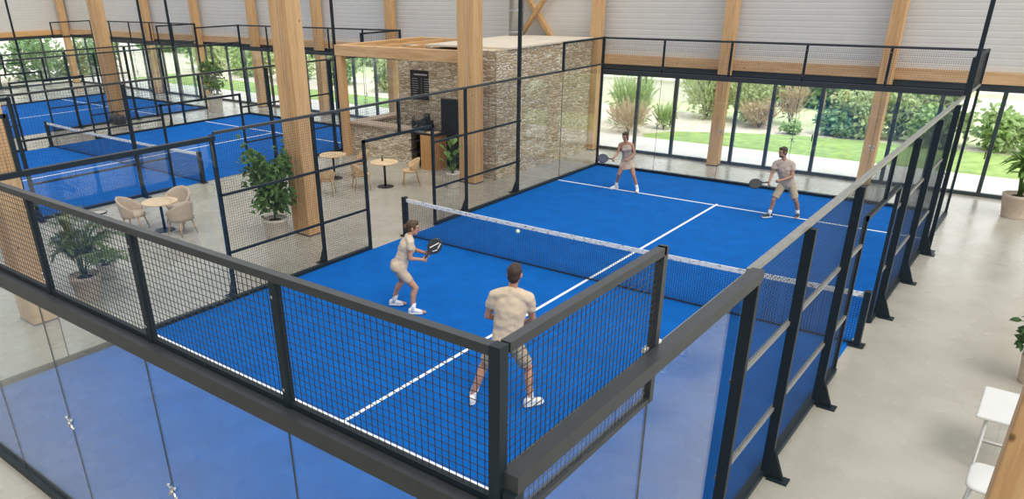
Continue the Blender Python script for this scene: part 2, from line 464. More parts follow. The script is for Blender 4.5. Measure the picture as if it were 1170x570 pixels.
fl = {-1.45: 'timber facade column beside the left rear corner of the near court', 3.1: 'timber facade column between the two far players',
      7.6: 'timber facade column to the right of the far male player', 12.3: 'timber facade column behind the big potted plant at right',
      -11.1: 'pale timber facade column left of the stone bar wall', -15.6: 'timber facade column seen just right of the big twin column',
      -20.25: 'timber facade column seen just left of the big twin column', -25.0: 'timber facade column behind the corner where the two far courts meet',
      -29.7: 'timber facade column behind the back wall of the farthest court', -39.4: 'timber column in the far left corner of the hall'}
for x in fac_cols:
    if x in fl: column(x, FY - .33, .34, .34, fl[x], 'timber facade columns', False)
column(XL + .35, 4.5, .34, .34, 'timber column against the left glazed wall of the hall', 'timber facade columns', False)

# diagonal braces and the duct
t = thing('wind_brace', 'crossed timber braces on the white wall above the stone kiosk', 'brace', (-4.0, FY - .2, 3.6))
MB().bar((-3.05, FY - .105, 3.3), (-6.1, FY - .105, 7.0), .12, .2, (0, 1, 0)).build('brace', M['wood'], t)
MB().bar((-4.95, FY - .31, 3.3), (-2.0, FY - .31, 7.0), .12, .2, (0, 1, 0)).build('brace', M['wood'], t)
mb = MB().lathe([(.26, 3.79), (.26, 8.9)], (-4.4, 10.95, 0), 24, True)
dk = mb.build('duct', M['duct'], None, True)
tag(dk, 'round zinc ventilation duct rising above the stone kiosk', 'duct')
for z in (3.9, 4.6, 5.3, 6.0):
    MB().lathe([(.275, z), (.275, z + .05)], (-4.4, 10.95, 0), 24).build('duct_collar', M['duct'], dk)

# ------------------------------------------------------------------ courts
WIRE = .0036; STEP = .05
def mesh_x(mb, x0, x1, y, z0, z1, step=STEP, w=WIRE):
    n = max(1, round((x1 - x0) / step))
    for i in range(n + 1):
        x = x0 + (x1 - x0) * i / n
        mb.bar((x, y, z0), (x, y, z1), w, w, (0, 1, 0), False)
    n = max(1, round((z1 - z0) / step))
    for i in range(n + 1):
        z = z0 + (z1 - z0) * i / n
        mb.bar((x0, y, z), (x1, y, z), w, w, None, False)
    return mb
def mesh_y(mb, x, y0, y1, z0, z1, step=STEP, w=WIRE):
    n = max(1, round((y1 - y0) / step))
    for i in range(n + 1):
        y = y0 + (y1 - y0) * i / n
        mb.bar((x, y, z0), (x, y, z1), w, w, (1, 0, 0), False)
    n = max(1, round((z1 - z0) / step))
    for i in range(n + 1):
        z = z0 + (z1 - z0) * i / n
        mb.bar((x, y0, z), (x, y1, z), w, w, None, False)
    return mb

def spider(mb, p, n):
    # four-armed steel fitting that clamps two panes
    p, n = V(p), V(n); s, u = ortho(n)
    for a, b in ((1, 1), (-1, 1), (1, -1), (-1, -1)):
        mb.bar(p, p + s * (.05 * a) + u * (.05 * b) + n * .012, .014, .014)
        mb.ell(p + s * (.05 * a) + u * (.05 * b) + n * .005, .018, .018, .018, n=8, m=5)
    mb.ell(p + n * .012, .022, .022, .022, n=8, m=5)

def end_wall(label, x0, y, xs, seams, out, zg=2.93, step=STEP):
    """glass 0-3 m, mesh 3-4 m; xs upper posts, seams of the panes, out = outward sign in y"""
    t = thing('court_end_wall', label, 'court wall', (x0, y, 0))
    x1 = x0 + 10
    MB().box(x0, y - .03, 3.90, x1 - .03, y + .03, 3.955).build('top_rail', M['steelgrey'], t)
    MB().box(x0, y - .02, 3.01, x1, y + .02, 3.05).build('lower_rail', M['steel'], t)
    MB().box(x0, y + out * -.02, 2.87, x1, y + out * .10, 3.0).build('sill_beam', M['steelgrey'], t)
    MB().box(x0, y - .06, 0, x1, y + .06, .09).build('bottom_channel', M['steel'], t)
    for i in range(len(xs) - 1):
        a, b = xs[i] + .035, xs[i + 1] - .035
        mesh_x(MB(), a, b, y, 3.05, 3.90, step).build('mesh_panel', M['wire'], t)
    for i, x in enumerate(xs):
        if i in (0, len(xs) - 1):
            p = MB().box(x - .035, y - .035, 0, x + .035, y + .035, 3.96).build('corner_post', M['steel'], t)
        else:
            p = MB().box(x - .027, y - .027, 3.0, x + .027, y + .027, 3.90).build('post', M['steel'], t)
            b = MB()
            for z in (3.14, 3.8):
                b.bar((x, y - .035, z), (x, y + .035, z), .02, .02)
            b.build('bolt', M['chrome'], p)
    ss = [x0 + .055] + seams + [x1 - .055]
    for i in range(len(ss) - 1):
        MB().box(ss[i] + .006, y - .006, .09, ss[i + 1] - .006, y + .006, 2.87).build('glass_panel', M['glass'], t)
    for s in seams:
        MB().box(s - .004, y - .006, .09, s + .004, y + .006, 2.87).build('gasket', M['black'], t)
        c = MB()
        for z in (1.45,): spider(c, (s, y + out * .01, z), (0, out, 0))
        c.build('glass_clamp', M['chrome'], t)
    return t

def side_wall(label, x, out, yn, yf, gn, gf, seam_n, seam_f, posts, door, hr=3.2, step=STEP, thick=False, tall=True):
    """glass from yn to gn and gf to yf (3 m), mesh between (hr); upper mesh to 4 m over the outermost panes"""
    t = thing('court_side_wall', label, 'court wall', (x, yn, 0))
    S = M['steel']; ox = x + out * .03
    # rails along the top
    if thick:
        MB().box(x + .02, yn + .0, 3.12, x + .13, gn, 3.23).build('sill_beam', M['steelgrey'], t)
        MB().box(x - .035, yn + .06, 3.12, x + .0, gn, 3.17).build('skylit_trim', M['skylit'], t)  # strip whose pale colour paints the sky's reflection along the beam
        ck = MB().box(x - .05, seam_n - .0, 3.17, x + .03, seam_n + .09, 3.25); ck.box(x - .05, seam_n - .08, 3.18, x - .01, seam_n + .0, 3.22)
        tag(ck.build('rail_clamp', M['white'], t, bevel=.012), 'white clamp on the rail')
        MB().box(x + .045, yn - .02, 0, x + .125, yn + .06, 3.12).build('beam_post', S, t)
    else:
        MB().box(x - .05, yn + .06, 3.06, x + .05, gn, 3.14).build('sill_beam', S, t)
    rail = M['skylit'] if thick else M['steelgrey']  # right-hand rail takes the lighter copy with the sky sheen in it
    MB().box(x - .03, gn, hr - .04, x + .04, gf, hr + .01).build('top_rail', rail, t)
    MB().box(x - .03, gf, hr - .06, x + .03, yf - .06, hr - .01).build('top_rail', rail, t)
    MB().box(x - .05, yn, 0, x + .05, door[0], .08).build('bottom_channel', S, t)
    MB().box(x - .05, door[1], 0, x + .05, yf, .08).build('bottom_channel', S, t)
    # glass
    for a, b in ((yn + .06, seam_n), (seam_n, gn - .05), (gf + .05, seam_f), (seam_f, yf - .06)):
        MB().box(x - .006, a + .006, .08, x + .006, b - .006, 3.06 if not thick else 3.12).build('glass_panel', M['glass'], t)
    for s in (seam_n, seam_f):
        MB().box(x - .006, s - .006, .08, x + .006, s + .006, 3.06).build('gasket', M['black'], t)
        c = MB()
        for z in (1.5,): spider(c, (x + out * .01, s, z), (out, 0, 0))
        c.build('glass_clamp', M['chrome'], t)
    # raised mesh over the outer panes
    for a, b in ((yn + .06, seam_n + .0), (seam_f, yf - .06)):
        if a == seam_f: pa = a
        else: pa = b
        z0 = (2.78 if thick else 3.08) if a != seam_f else 3.14
        f = MB().box(x - .03, a, 3.90, x + .03, b, 3.955); f.box(x - .025, a, z0, x + .025, b, z0 + .04)
        f.box(x - .03, pa - .03, z0, x + .03, pa + .03, 3.955)
        f.build('upper_frame', M['steelgrey'] if (thick and a != seam_f) else S, t)
        mesh_y(MB(), x, a, b, z0 + .04, 3.90, step).build('mesh_panel', M['wire'], t)
    # mesh bays
    stops = [gn] + [p for p in posts if gn < p < door[0]] + [door[0]]
    stops2 = [door[1]] + [p for p in posts if door[1] < p < gf] + [gf]
    for st in (stops, stops2):
        for a, b in zip(st[:-1], st[1:]):
            if b - a < .2: continue
            mesh_y(MB(), x, a + .03, b - .03, .08, hr - .045, step).build('mesh_panel', M['wire'], t)
            r = MB()
            for z in (2.06, .95): r.box(x - .025, a, z - .022, x + .025, b, z + .022)
            r.build('cross_rail', M['skylit'] if thick else S, t)  # same steel on both sides, top light painted in on the right
    mesh_y(MB(), x, door[0], door[1], 2.48, hr - .045, step).build('mesh_panel', M['wire'], t)
    d = MB().box(x - .03, door[0] - .03, 0, x + .03, door[0] + .03, 2.48); d.box(x - .03, door[1] - .03, 0, x + .03, door[1] + .03, 2.48)
    d.box(x - .03, door[0] - .03, 2.42, x + .03, door[1] + .03, 2.48)
    ym = (door[0] + door[1]) / 2
    d.box(x - .025, ym - .03, 2.48, x + .035, ym + .03, hr - .045)
    d.build('door_frame', S, t)
    for p in [gn, gf] + [q for q in posts if q not in (gn, gf)]:
        w = .038
        f = MB().box(ox - .03, p - w, 0, ox + out * .08, p + w, hr - .05)
        po = f.build('post', S, t)
        b = MB()
        xo = ox + out * .08
        # triangular gusset and foot plate
        for yy in (p - .02, p + .012):
            b.add([(xo, yy, .02), (xo + out * .16, yy, .02), (xo, yy, .42), (xo, yy + .012, .02), (xo + out * .16, yy + .012, .02), (xo, yy + .012, .42)],
                  [(0, 1, 2), (5, 4, 3), (0, 3, 4, 1), (1, 4, 5, 2), (2, 5, 3, 0)])
        b.box(xo - .02, p - .08, 0, xo + out * .22, p + .08, .02)
        b.build('foot_plate', S, po)
    return t

def light_pole(x, y, label, h=8.6):
    t = thing('light_pole', label, 'pole', (x, y, 0), 'floodlight poles of the courts')
    MB().box(x - .04, y - .04, 0, x + .04, y + .04, h).build('pole', M['steel'], t)
    MB().box(x - .13, y - .13, 0, x + .13, y + .13, .025).build('base_plate', M['steel'], t)
    return t

def turf(label, x0, yn, yf, net, sf, sn):
    t = thing('court_turf', label, 'sports court', (x0, yn, 0))
    MB().box(x0 + .05, yn + .06, 0, x0 + 9.95, yf - .06, .012).build('turf_carpet', M['turf'], t)
    h = .03
    for y in (sf, sn):
        MB().box(x0 + .06, y - h, .006, x0 + 9.94, y + h, .016).build('service_line', M['line'], t)
    MB().box(x0 + 5 - h, sn - .12, .006, x0 + 5 + h, sf + .12, .0165).build('centre_line', M['line'], t)
    return t

def court_net(label, x0, y, h=.93):
    t = thing('court_net', label, 'net', (x0, y, 0))
    z0 = .012
    for x in (x0 + .02, x0 + 10.06):
        p = MB().box(x - .05, y - .06, z0, x + .05, y + .06, h + .04).build('net_post', M['steel'], t)
        MB().box(x - .12, y - .1, z0, x + .12, y + .1, z0 + .02).build('foot_plate', M['steel'], p)
        MB().box(x - .052, y - .015, .05, x + .052, y + .015, h).build('slot_trim', M['steelgrey'], p)
    n = 20
    def zt(x):
        u = (x - x0 - 5) / 5
        return h - .05 + .05 * u * u
    mb = MB()
    cnt = 222
    for i in range(cnt + 1):
        x = x0 + .07 + 9.94 * i / cnt
        mb.bar((x, y, z0 + .02), (x, y, zt(x) - .03), .005, .005, (0, 1, 0), False)
    for k in range(20):
        for i in range(n):
            xa, xb = x0 + .07 + 9.94 * i / n, x0 + .07 + 9.94 * (i + 1) / n
            f = k / 20
            mb.bar((xa, y, .04 + (zt(xa) - .08) * f), (xb, y, .04 + (zt(xb) - .08) * f), .005, .005, None, False)
    mb.build('net_mesh', M['net'], t)
    tp = MB()
    for i in range(n):
        xa, xb = x0 + .07 + 9.94 * i / n, x0 + .07 + 9.94 * (i + 1) / n
        tp.bar((xa, y, zt(xa) - .035), (xb, y, zt(xb) - .035), .02, .085, (0, 0, 1))
    tp.build('top_tape', M['tape'], t)
    MB().bar((x0 + .07, y, z0 + .03), (x0 + 10.01, y, z0 + .03), .012, .03).build('bottom_band', M['net'], t)
    return t

YN, YF = -10.05, 9.36
turf('blue turf floor of the near court where four people play', 0, YN, YF, 0, 6.86, -6.80)
court_net('net of the near court with white top tape, between the four players', 0, 0)
end_wall('near end wall, glass below and dark mesh on top, closest to the viewer', 0, YN, [0, 1.6, 3.25, 4.92, 6.62, 8.29, 10], [.9, 2.7, 4.52, 6.42, 8.24], -1)
end_wall('far end wall of the near court, glass and mesh behind the two far players', 0, YF, [0, 2, 4, 6, 8, 10], [2, 4, 6, 8], 1)
side_wall('left side wall of the near court, mesh and glass in front of stone kiosk', 0, -1, YN, YF, -4.87, 4.85, -8.2, 7.0,
          [-4.87, -2.5, 2.5, 4.85], (-1.2, 1.1))
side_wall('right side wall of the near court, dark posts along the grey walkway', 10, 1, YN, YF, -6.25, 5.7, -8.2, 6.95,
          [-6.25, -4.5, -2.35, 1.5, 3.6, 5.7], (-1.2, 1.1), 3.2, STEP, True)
light_pole(-.16, 4.98, 'dark light pole on the left side of the near court before the stone kiosk')
light_pole(10.16, 5.9, 'dark light pole on the right side of the near court before the glazed facade')
# the two further courts
for x0, net, yn, yf, wd in ((-18.85, .3, -9.75, 9.65, 'middle blue court'), (-32.2, .2, -9.8, 9.6, 'farthest blue court')):
    turf('blue turf floor of the %s at left, empty of players' % wd, x0, yn, yf, net, net + 6.87, net - 6.87)
    court_net('net of the %s at left with white top tape' % wd, x0, net)
    end_wall('far end wall of the %s at left' % wd, x0, yf, [x0 + 2 * k for k in range(6)], [x0 + 2 * k for k in range(1, 5)], 1, step=.075)
    side_wall('left side wall of the %s' % wd, x0, -1, yn, yf, net - 5.0, net + 5.3, -7.9, 7.4,
              [net - 5.0, net - 2.45, net + 2.45, net + 5.3], (net - .95, net + 1.8), 3.25, .075)
    side_wall('right side wall of the %s' % wd, x0 + 10, 1, yn, yf, net - 5.0, net + 5.6, -7.9, 7.6,
              [net - 5.0, net - 2.0, net + 2.9, net + 5.6], (net - .95, net + 1.8), 3.2, .075)
light_pole(-8.7, 6.15, 'dark light pole right of the big twin column, on the middle court')
light_pole(-19.0, 6.3, 'second dark light pole from the left column, between the far courts')
light_pole(-22.05, 6.8, 'first dark light pole right of the column between the far courts')
light_pole(-32.35, 5.5, 'leftmost dark light pole, beyond the farthest court')

# ------------------------------------------------------------------ stone kiosk, pergola, bar
t = thing('stone_kiosk', 'stone-clad kiosk block behind the left side of the near court', 'kiosk', (-3, 8.8, 0))
mb = MB().box(-4.65, 6.4, 0, -2.45, 11.3, 3.66); mb.box(-2.45, 5.78, 0, -1.5, 11.3, 3.74)
mb.build('stone_wall', M['stone'], t)
MB().box(-7.1, 7.6, 0, -4.65, 7.95, 3.62).build('stone_wall', M['stone'], t)
MB().box(-4.7, 6.3, 3.74, -1.45, 11.3, 3.79).build('roof_deck', mat_noise('pale_roof_deck', (.66, .58, .47), .06, 3, .8), t)
d = MB().box(-4.12, 6.34, 0, -3.36, 6.40, 2.18).build('door', M['black'], t)
s = MB()
for k in range(30): s.box(-4.06, 6.315, .08 + k * .069, -3.42, 6.34, .08 + k * .069 + .045)
tag(s.build('slats', M['steel'], d), 'dark slatted door face')
MB().box(-3.47, 6.28, 1.0, -3.44, 6.32, 1.15).build('door_handle', M['chrome'], d)

t = thing('timber_pergola', 'timber pergola frame over the stone bar counter', 'pergola', (-5.2, 6.2, 0))
MB().box(-8.22, 5.72, 0, -7.98, 5.96, 3.36).build('post', M['wood'], t, bevel=.01)
MB().box(-8.24, 5.70, 3.36, -2.3, 5.95, 3.70).build('beam', M['woodx'], t, bevel=.01)
MB().box(-8.22, 5.95, 3.40, -8.0, 9.9, 3.70).build('beam', M['woody'], t, bevel=.01)
MB().box(-8.22, 9.9, 3.40, -4.7, 10.1, 3.70).build('beam', M['woodx'], t, bevel=.01)
MB().box(-8.20, 9.72, 0, -8.02, 9.9, 3.40).build('post', M['wood'], t, bevel=.01)
for x in (-7.0, -5.9, -4.8): MB().box(x, 5.95, 3.48, x + .12, 9.9, 3.66).build('joist', M['woody'], t)

t = thing('bar_counter', 'rough stone bar counter under the timber pergola', 'bar counter', (-6, 6.2, 0))
MB().box(-8.0, 5.98, 0, -5.15, 6.45, 1.10).build('stone_front', M['stone'], t)
MB().box(-8.1, 6.45, 0, -7.65, 9.4, 1.10).build('stone_side', M['stone'], t)
MB().box(-8.12, 5.9, 1.10, -4.9, 6.52, 1.16).build('stone_top', mat_noise('bar_top_stone', (.50, .38, .29), .12, 5, .6), t)
MB().box(-8.14, 6.52, 1.10, -7.6, 9.4, 1.16).build('stone_top', bpy.data.materials['bar_top_stone'], t)
MB().box(-4.9, 5.66, 1.10, -3.82, 6.3, 1.16).build('worktop', M['black'], t)
MB().box(-4.42, 5.62, 0, -3.86, 5.68, 1.10).build('side_panel', M['panelwood'], t)
MB().box(-3.90, 5.68, 0, -3.86, 6.28, 1.10).build('side_panel', M['panelwood'], t)
sh = MB()
for z in (.12, .48, .82): sh.box(-5.12, 5.85, z, -4.45, 6.25, z + .03)
sh.box(-5.14, 6.25, 0, -4.43, 6.3, 1.1)
sh.build('shelf', M['black'], t)
t = thing('back_counter', 'dark rear work counter in front of the menu board wall', 'counter', (-5.8, 7.3, 0))
MB().box(-7.0, 7.05, 0, -4.7, 7.56, .88).build('cabinet', M['black'], t)
MB().box(-7.05, 7.0, .88, -4.68, 7.58, .93).build('worktop', M['steel'], t)
for k in range(3):
    MB().box(-6.95 + .75 * k, 7.02, .1, -6.25 + .75 * k, 7.05, .82).build('cabinet_door', M['blackboard'], t)

t = thing('coffee_machine', 'black espresso machine standing on the bar counter under the menu board', 'coffee machine', (-4.55, 5.98, 1.16))
MB().box(-4.78, 5.8, 1.20, -4.32, 6.2, 1.50).build('body', M['black'], t, bevel=.02)
MB().box(-4.80, 5.72, 1.16, -4.30, 6.2, 1.21).build('drip_tray', M['chrome'], t)
for x in (-4.67, -4.43): MB().tube([(x, 5.78, 1.36), (x, 5.7, 1.34), (x, 5.62, 1.33)], .014).build('portafilter', M['chrome'], t)
MB().lathe([(.09, 1.5), (.11, 1.56), (.10, 1.70), (.03, 1.74)], (-4.45, 6.02, 0), 16).build('bean_hopper', M['black'], t, True)
def bottle(x, y, z, label, mat, h=.32, r=.04):
    o = MB().lathe([(r, z), (r, z + h * .55), (r * .4, z + h * .75), (r * .35, z + h)], (x, y, 0), 14).build('bottle', mat, None, True)
    tag(o, label, 'bottle', 'bottles on the bar')
bottle(-5.08, 6.1, 1.16, 'tall dark bottle just left of the espresso machine on the bar', M['black'], .42)
bottle(-5.25, 6.2, 1.16, 'second dark bottle left of the espresso machine on the bar', M['black'], .36)
tr = MB().box(-4.25, 5.72, 1.165, -3.9, 6.05, 1.19).build('serving_tray', M['tablewood']); tag(tr, 'pale wooden serving tray at the right end of the bar', 'tray')

t = thing('menu_board', 'black menu board with white lines hung on the stone wall above the bar', 'sign', (-6.0, 7.57, 1.85))
MB().box(-6.50, 7.55, 1.86, -5.42, 7.6, 2.82).build('board', M['blackboard'], t)
lines = MB(); random.seed(3)
lines.box(-6.32, 7.544, 2.66, -5.72, 7.55, 2.71)
for c in (0, 1):
    for k in range(8):
        z = 2.54 - k * .078
        xx = -6.42 + c * .56
        ln = .22 + random.random() * .12
        lines.box(xx, 7.544, z, xx + ln, 7.55, z + .014)
        lines.box(xx + .40, 7.544, z, xx + .44, 7.55, z + .014)
lines.build('chalk_lines', M['chalk'], t)

# ------------------------------------------------------------------ tables and chairs
def round_table(name, label, loc, r=.40, octo=False):
    t = thing(name, label, 'table', loc, 'small round tables')
    x, y, z = loc
    MB().lathe([(r - .015, .715), (r, .725), (r, .745), (r - .01, .752)], loc, 32).build('table_top', M['tablewood'], t)
    MB().lathe([(.035, .03), (.035, .715)], loc, 16).build('pedestal', M['black'], t, True)
    MB().lathe([(.25, 0), (.25, .012), (.06, .035)], loc, 28).build('base', M['black'], t)
    MB().lathe([(.12, .69), (.12, .714)], loc, 16).build('top_plate', M['black'], t)
    return t
round_table('round_table', 'round wooden table with three upholstered tub chairs near the middle court', (-5.28, -3.2, 0), .43)
round_table('round_table', 'round wooden cafe table with small vase, nearest the stone bar front', (-3.78, 3.25, 0), .42)
round_table('round_table', 'round cafe table left of the other one, half behind the big column', (-5.85, 3.1, 0), .42)
t = thing('bud_vase', 'tiny dark vase on the cafe table by the stone bar', 'vase', (-3.9, 3.3, .752))
MB().lathe([(.025, .752), (.035, .78), (.015, .82), (.018, .85)], (-3.9, 3.3, 0), 12).build('vase', M['black'], t, True)
sp = MB()
for k in range(5):
    a = k * 1.256
    sp.tube([(-3.9, 3.3, .84), (-3.9 + .03 * math.cos(a), 3.3 + .03 * math.sin(a), .92)], .004, 5)
sp.build('sprig', M['leaf_mid'], t)

def shell(mb, r_in, th, zb, hfun, a0, a1, n=28, flare=.06, m=6):
    """curved upholstered back: angle 0 points to -y (rear)"""
    rows = []
    for i in range(n + 1):
        a = a0 + (a1 - a0) * i / n
        h = hfun(a)
        d = V((math.sin(a), -math.cos(a), 0))
        loop = []
        for k in range(m + 1):
            f = k / m; z = zb + (h - zb) * f
            loop.append(d * (r_in + th + flare * f ** .8) + V((0, 0, z)))
        for k in range(m, -1, -1):
            f = k / m; z = zb + (h - zb) * f - (.0 if k < m else -.0)
            loop.append(d * (r_in + flare * f ** .8) + V((0, 0, z + .0)))
        rows.append(loop)
    q = len(rows[0]); vs = [p for r in rows for p in r]; fs = []
    for i in range(n):
        for k in range(q):
            j = (k + 1) % q
            fs.append((i * q + k, (i + 1) * q + k, (i + 1) * q + j, i * q + j))
    fs.append(tuple(range(q))); fs.append(tuple(range(n * q + q - 1, n * q - 1, -1)))
    mb.add(vs, fs); return mb

def tub_chair(label):
    t = thing('tub_chair', label, 'chair', (0, 0, 0), 'upholstered tub chairs')
    hf = lambda a: .86 - .30 * min(1, (abs(a) / 2.0) ** 1.6)
    shell(MB(), .235, .05, .36, hf, -2.0, 2.0).build('backrest', M['beigefabric'], t, True)
    MB().lathe([(.20, .36), (.27, .375), (.275, .43), (.25, .47), (.0001, .48)], (0, .02, 0), 28).build('seat', M['beigefabric'], t, True)
    for sx_ in (-1, 1):
        for sy_ in (-1, 1):
            MB().tube([(sx_ * .17, sy_ * .17, .38), (sx_ * .24, sy_ * .25, 0)], [.022, .013], 10).build('leg', M['legwood'], t, True)
    return t
c = tub_chair('beige tub chair left of its round table, facing right')
G = 'upholstered tub chairs'
tx, ty = -5.28, -3.2
def face(dx, dy): return math.atan2(-dx, dy)   # chair faces +y locally
c.location = (tx - .62, ty - .42, 0); c.rotation_euler = (0, 0, face(.75, .6))
dup(c, (tx + .62, ty + .12, 0), face(-1, -.12), 'beige tub chair right of its round table, facing left', G)
dup(c, (tx - .42, ty + .72, 0), face(.5, -.85), 'beige tub chair behind its round table, facing the viewer', G)

def cafe_chair(label):
    t = thing('cafe_chair', label, 'chair', (0, 0, 0), 'pale wooden cafe chairs')
    hf = lambda a: .82 - .22 * min(1, (abs(a) / 1.75) ** 2)
    shell(MB(), .225, .022, .50, hf, -1.75, 1.75, 24, .05).build('backrest', M['seatwood'], t, True)
    MB().lathe([(.22, .43), (.245, .44), (.245, .465), (.22, .48), (.0001, .482)], (0, .02, 0), 26).build('seat', M['seatwood'], t)
    for sx_ in (-1, 1):
        MB().tube([(sx_ * .18, .17, .44), (sx_ * .22, .23, 0)], [.017, .012], 8).build('leg', M['legwood'], t, True)
        MB().tube([(sx_ * .20, -.15, .60), (sx_ * .19, -.17, .44), (sx_ * .22, -.25, 0)], [.015, .017, .012], 8).build('leg', M['legwood'], t, True)
    MB().lathe([(.20, .41), (.20, .43)], (0, .02, 0), 20).build('seat_frame', M['legwood'], t)
    return t
G = 'pale wooden cafe chairs'
c = cafe_chair('pale wooden chair right of the cafe table, facing left')
c.location = (-3.25, 3.82, 0); c.rotation_euler = (0, 0, face(-.68, -.73))
dup(c, (-4.15, 2.62, 0), face(.5, .8), 'pale wooden chair left of the cafe table with the vase', G)
dup(c, (-5.35, 3.75, 0), face(-.6, -.8), 'pale wooden chair behind the half-hidden cafe table', G)
dup(c, (-4.5, 1.55, 0), face(-.6, .8), 'pale wooden chair behind a post beside the ficus column', G)
dup(c, (-6.6, 2.55, 0), face(.8, .6), 'pale wooden chair left of the half-hidden cafe table', G)

# white table and stools on the right-hand walkway
t = thing('white_table', 'narrow white side table left of the foreground timber column', 'table', (12.3, -2.42, 0))
MB().box(11.90, -2.86, .70, 12.56, -1.95, .745).build('table_top', M['white'], t, bevel=.02)
for y in (-2.8, -2.05):
    MB().tube([(12.02, y, .70), (12.02, y, .03), (12.05, y, .014), (12.52, y, .014), (12.55, y, .03), (12.55, y, .70)], .017, 8).build('leg_loop', M['whitemetal'], t, True)
MB().bar((12.02, -2.8, .2), (12.02, -2.05, .2), .025, .025).build('stretcher', M['whitemetal'], t)
def white_stool(x, y, label, h=.745):
    t = thing('white_stool', label, 'stool', (x, y, 0))
    secs = []
    for z, k in ((h - .05, .9), (h - .03, 1), (h - .012, 1), (h, .9)):
        secs.append((V((x, y, z)), V((.235 * k, 0, 0)), V((0, .30 * k, 0))))
    MB().loft(secs, 32, True, 5).build('seat', M['white'], t, True)
    for sx_ in (-1, 1):
        for sy_ in (-1, 1):
            MB().tube([(x + sx_ * .16, y + sy_ * .2, h - .04), (x + sx_ * .21, y + sy_ * .26, 0)], .015, 8).build('leg', M['whitemetal'], t, True)
    for sy_ in (-1, 1):
        MB().bar((x - .2, y + sy_ * .245, .24), (x + .2, y + sy_ * .245, .24), .02, .02).build('footrest', M['whitemetal'], t)
white_stool(12.22, -4.24, 'white stool in front of the white side table, at the photo bottom right')

# ------------------------------------------------------------------ plants
def leaf(mb, p, d, nrm, ln, wd, fold=.12, droop=.0):
    p, d = V(p), V(d).normalized()
    s = d.cross(V(nrm))
    if s.length < 1e-3: s = d.cross(V((1, 0, .3)))
    s.normalize(); n = s.cross(d)
    m1 = p + d * (ln * .35) + n * (fold * wd); m2 = p + d * (ln * .72) + n * (fold * wd) - V((0, 0, droop * ln * .3))
    e = p + d * ln - V((0, 0, droop * ln))
    a, b = p + d * (ln * .35) + s * (wd / 2), p + d * (ln * .35) - s * (wd / 2)
    c_, d_ = p + d * (ln * .72) + s * (wd * .38) - V((0, 0, droop * ln * .3)), p + d * (ln * .72) - s * (wd * .38) - V((0, 0, droop * ln * .3))
    mb.add([p, a, b, m1, c_, d_, m2, e], [(0, 3, 1), (0, 2, 3), (1, 3, 6, 4), (3, 2, 5, 6), (4, 6, 7), (6, 5, 7)])
def rdir(zmin=-1):
    while True:
        d = V((random.uniform(-1, 1), random.uniform(-1, 1), random.uniform(zmin, 1)))
        if .1 < d.length < 1: return d.normalized()
def pot(t, x, y, rt_, rb, h, mat):
    p = MB().lathe([(rb, 0), (rb * 1.02, .02), (rt_ * .98, h * .86), (rt_, h * .87), (rt_ * 1.02, h), (rt_ * .9, h), (rt_ * .88, h * .9)], (x, y, 0), 32).build('pot', mat, t, True)
    MB().lathe([(rt_ * .2, h * .84), (rt_ * .9, h * .85), (rt_ * .5, h * .9), (rt_ * .1, h * .91)], (x, y, 0), 24).build('soil', M['soil'], p)
def ficus(label, x, y, h, pr, ph, spread, nl, mat, seed, ll=.13, lw=.075, pm='pot', ymax=99):
    random.seed(seed)
    t = thing('potted_plant', label, 'plant', (x, y, 0))
    pot(t, x, y, pr, pr * .78, ph, M[pm])
    tr = MB(); fo = MB()
    tr.tube([(x, y, ph * .85), (x + .02, y, ph + h * .25), (x - .02, y + .02, ph + h * .7)], [.028, .022, .012], 8)
    for k in range(13):
        z0 = ph + h * (.07 + .62 * k / 13); a = k * 2.4
        top = V((x + math.cos(a) * spread * random.uniform(.5, .95), y + math.sin(a) * spread * random.uniform(.5, .95), z0 + h * random.uniform(.08, .32)))
        top.y = min(top.y, ymax)
        b0 = V((x, y, z0)); mid = b0.lerp(top, .5) + V((0, 0, .05))
        tr.tube([b0, mid, top], [.010, .008, .004], 6)
        for q in range(nl // 13):
            f = random.uniform(.3, 1.08); c_ = b0.lerp(top, f) + V((random.gauss(0, 1), random.gauss(0, 1), random.gauss(0, 1))) * (spread * .17)
            d = rdir(-.6)
            if c_.y + max(0, d.y) * ll * 1.3 + lw * .6 > ymax: c_.y = ymax - lw * .6 - max(0, d.y) * ll * 1.3
            leaf(fo, c_, d, rdir(.1), ll * random.uniform(.7, 1.3), lw * random.uniform(.8, 1.2), .15, .25)
    tr.build('trunk', M['bark'], t, True); fo.build('foliage', M[mat], t)
    return t
def palm(label, x, y, h, pr, ph, nf, seed, pm='pot'):
    random.seed(seed)
    t = thing('potted_palm', label, 'plant', (x, y, 0))
    pot(t, x, y, pr, pr * .74, ph, M[pm])
    for k in range(nf):
        a = k * 2.399 + random.uniform(-.2, .2); f = k / nf
        reach = h * (.18 + .34 * f) * random.uniform(.85, 1.15); ht = h * (1.0 - .50 * f) * random.uniform(.9, 1.05)
        d = V((math.cos(a), math.sin(a), 0)); reach *= .45 if d.y < -.3 else 1; p0 = V((x, y, ph * .85)) + d * .03
        pts = []
        for i in range(9):
            s = i / 8
            pts.append(p0 + d * (reach * (s ** 1.5)) * 1.25 + V((0, 0, ht * (1.35 * s - .5 * s * s * s * (1 + .5 * f)) * .92)))
        mb = MB().tube(pts, [.010 - .0009 * i for i in range(9)], 6)
        for i in range(26):
            s = .30 + .68 * i / 25; q = s * 8; j = min(7, int(q)); p = pts[j].lerp(pts[j + 1], q - j)
            tan = (pts[j + 1] - pts[j]).normalized(); sd = tan.cross(V((0, 0, 1))).normalized()
            for sg in (-1, 1):
                leaf(mb, p, sd * sg * 1.0 + tan * .75 + V((0, 0, .18)), V((0, 0, 1)), h * .22 * (1 - abs(s - .55) * .9), .036, .1, .30)
        mb.build('frond', M['leaf_palm'], t)
    return t
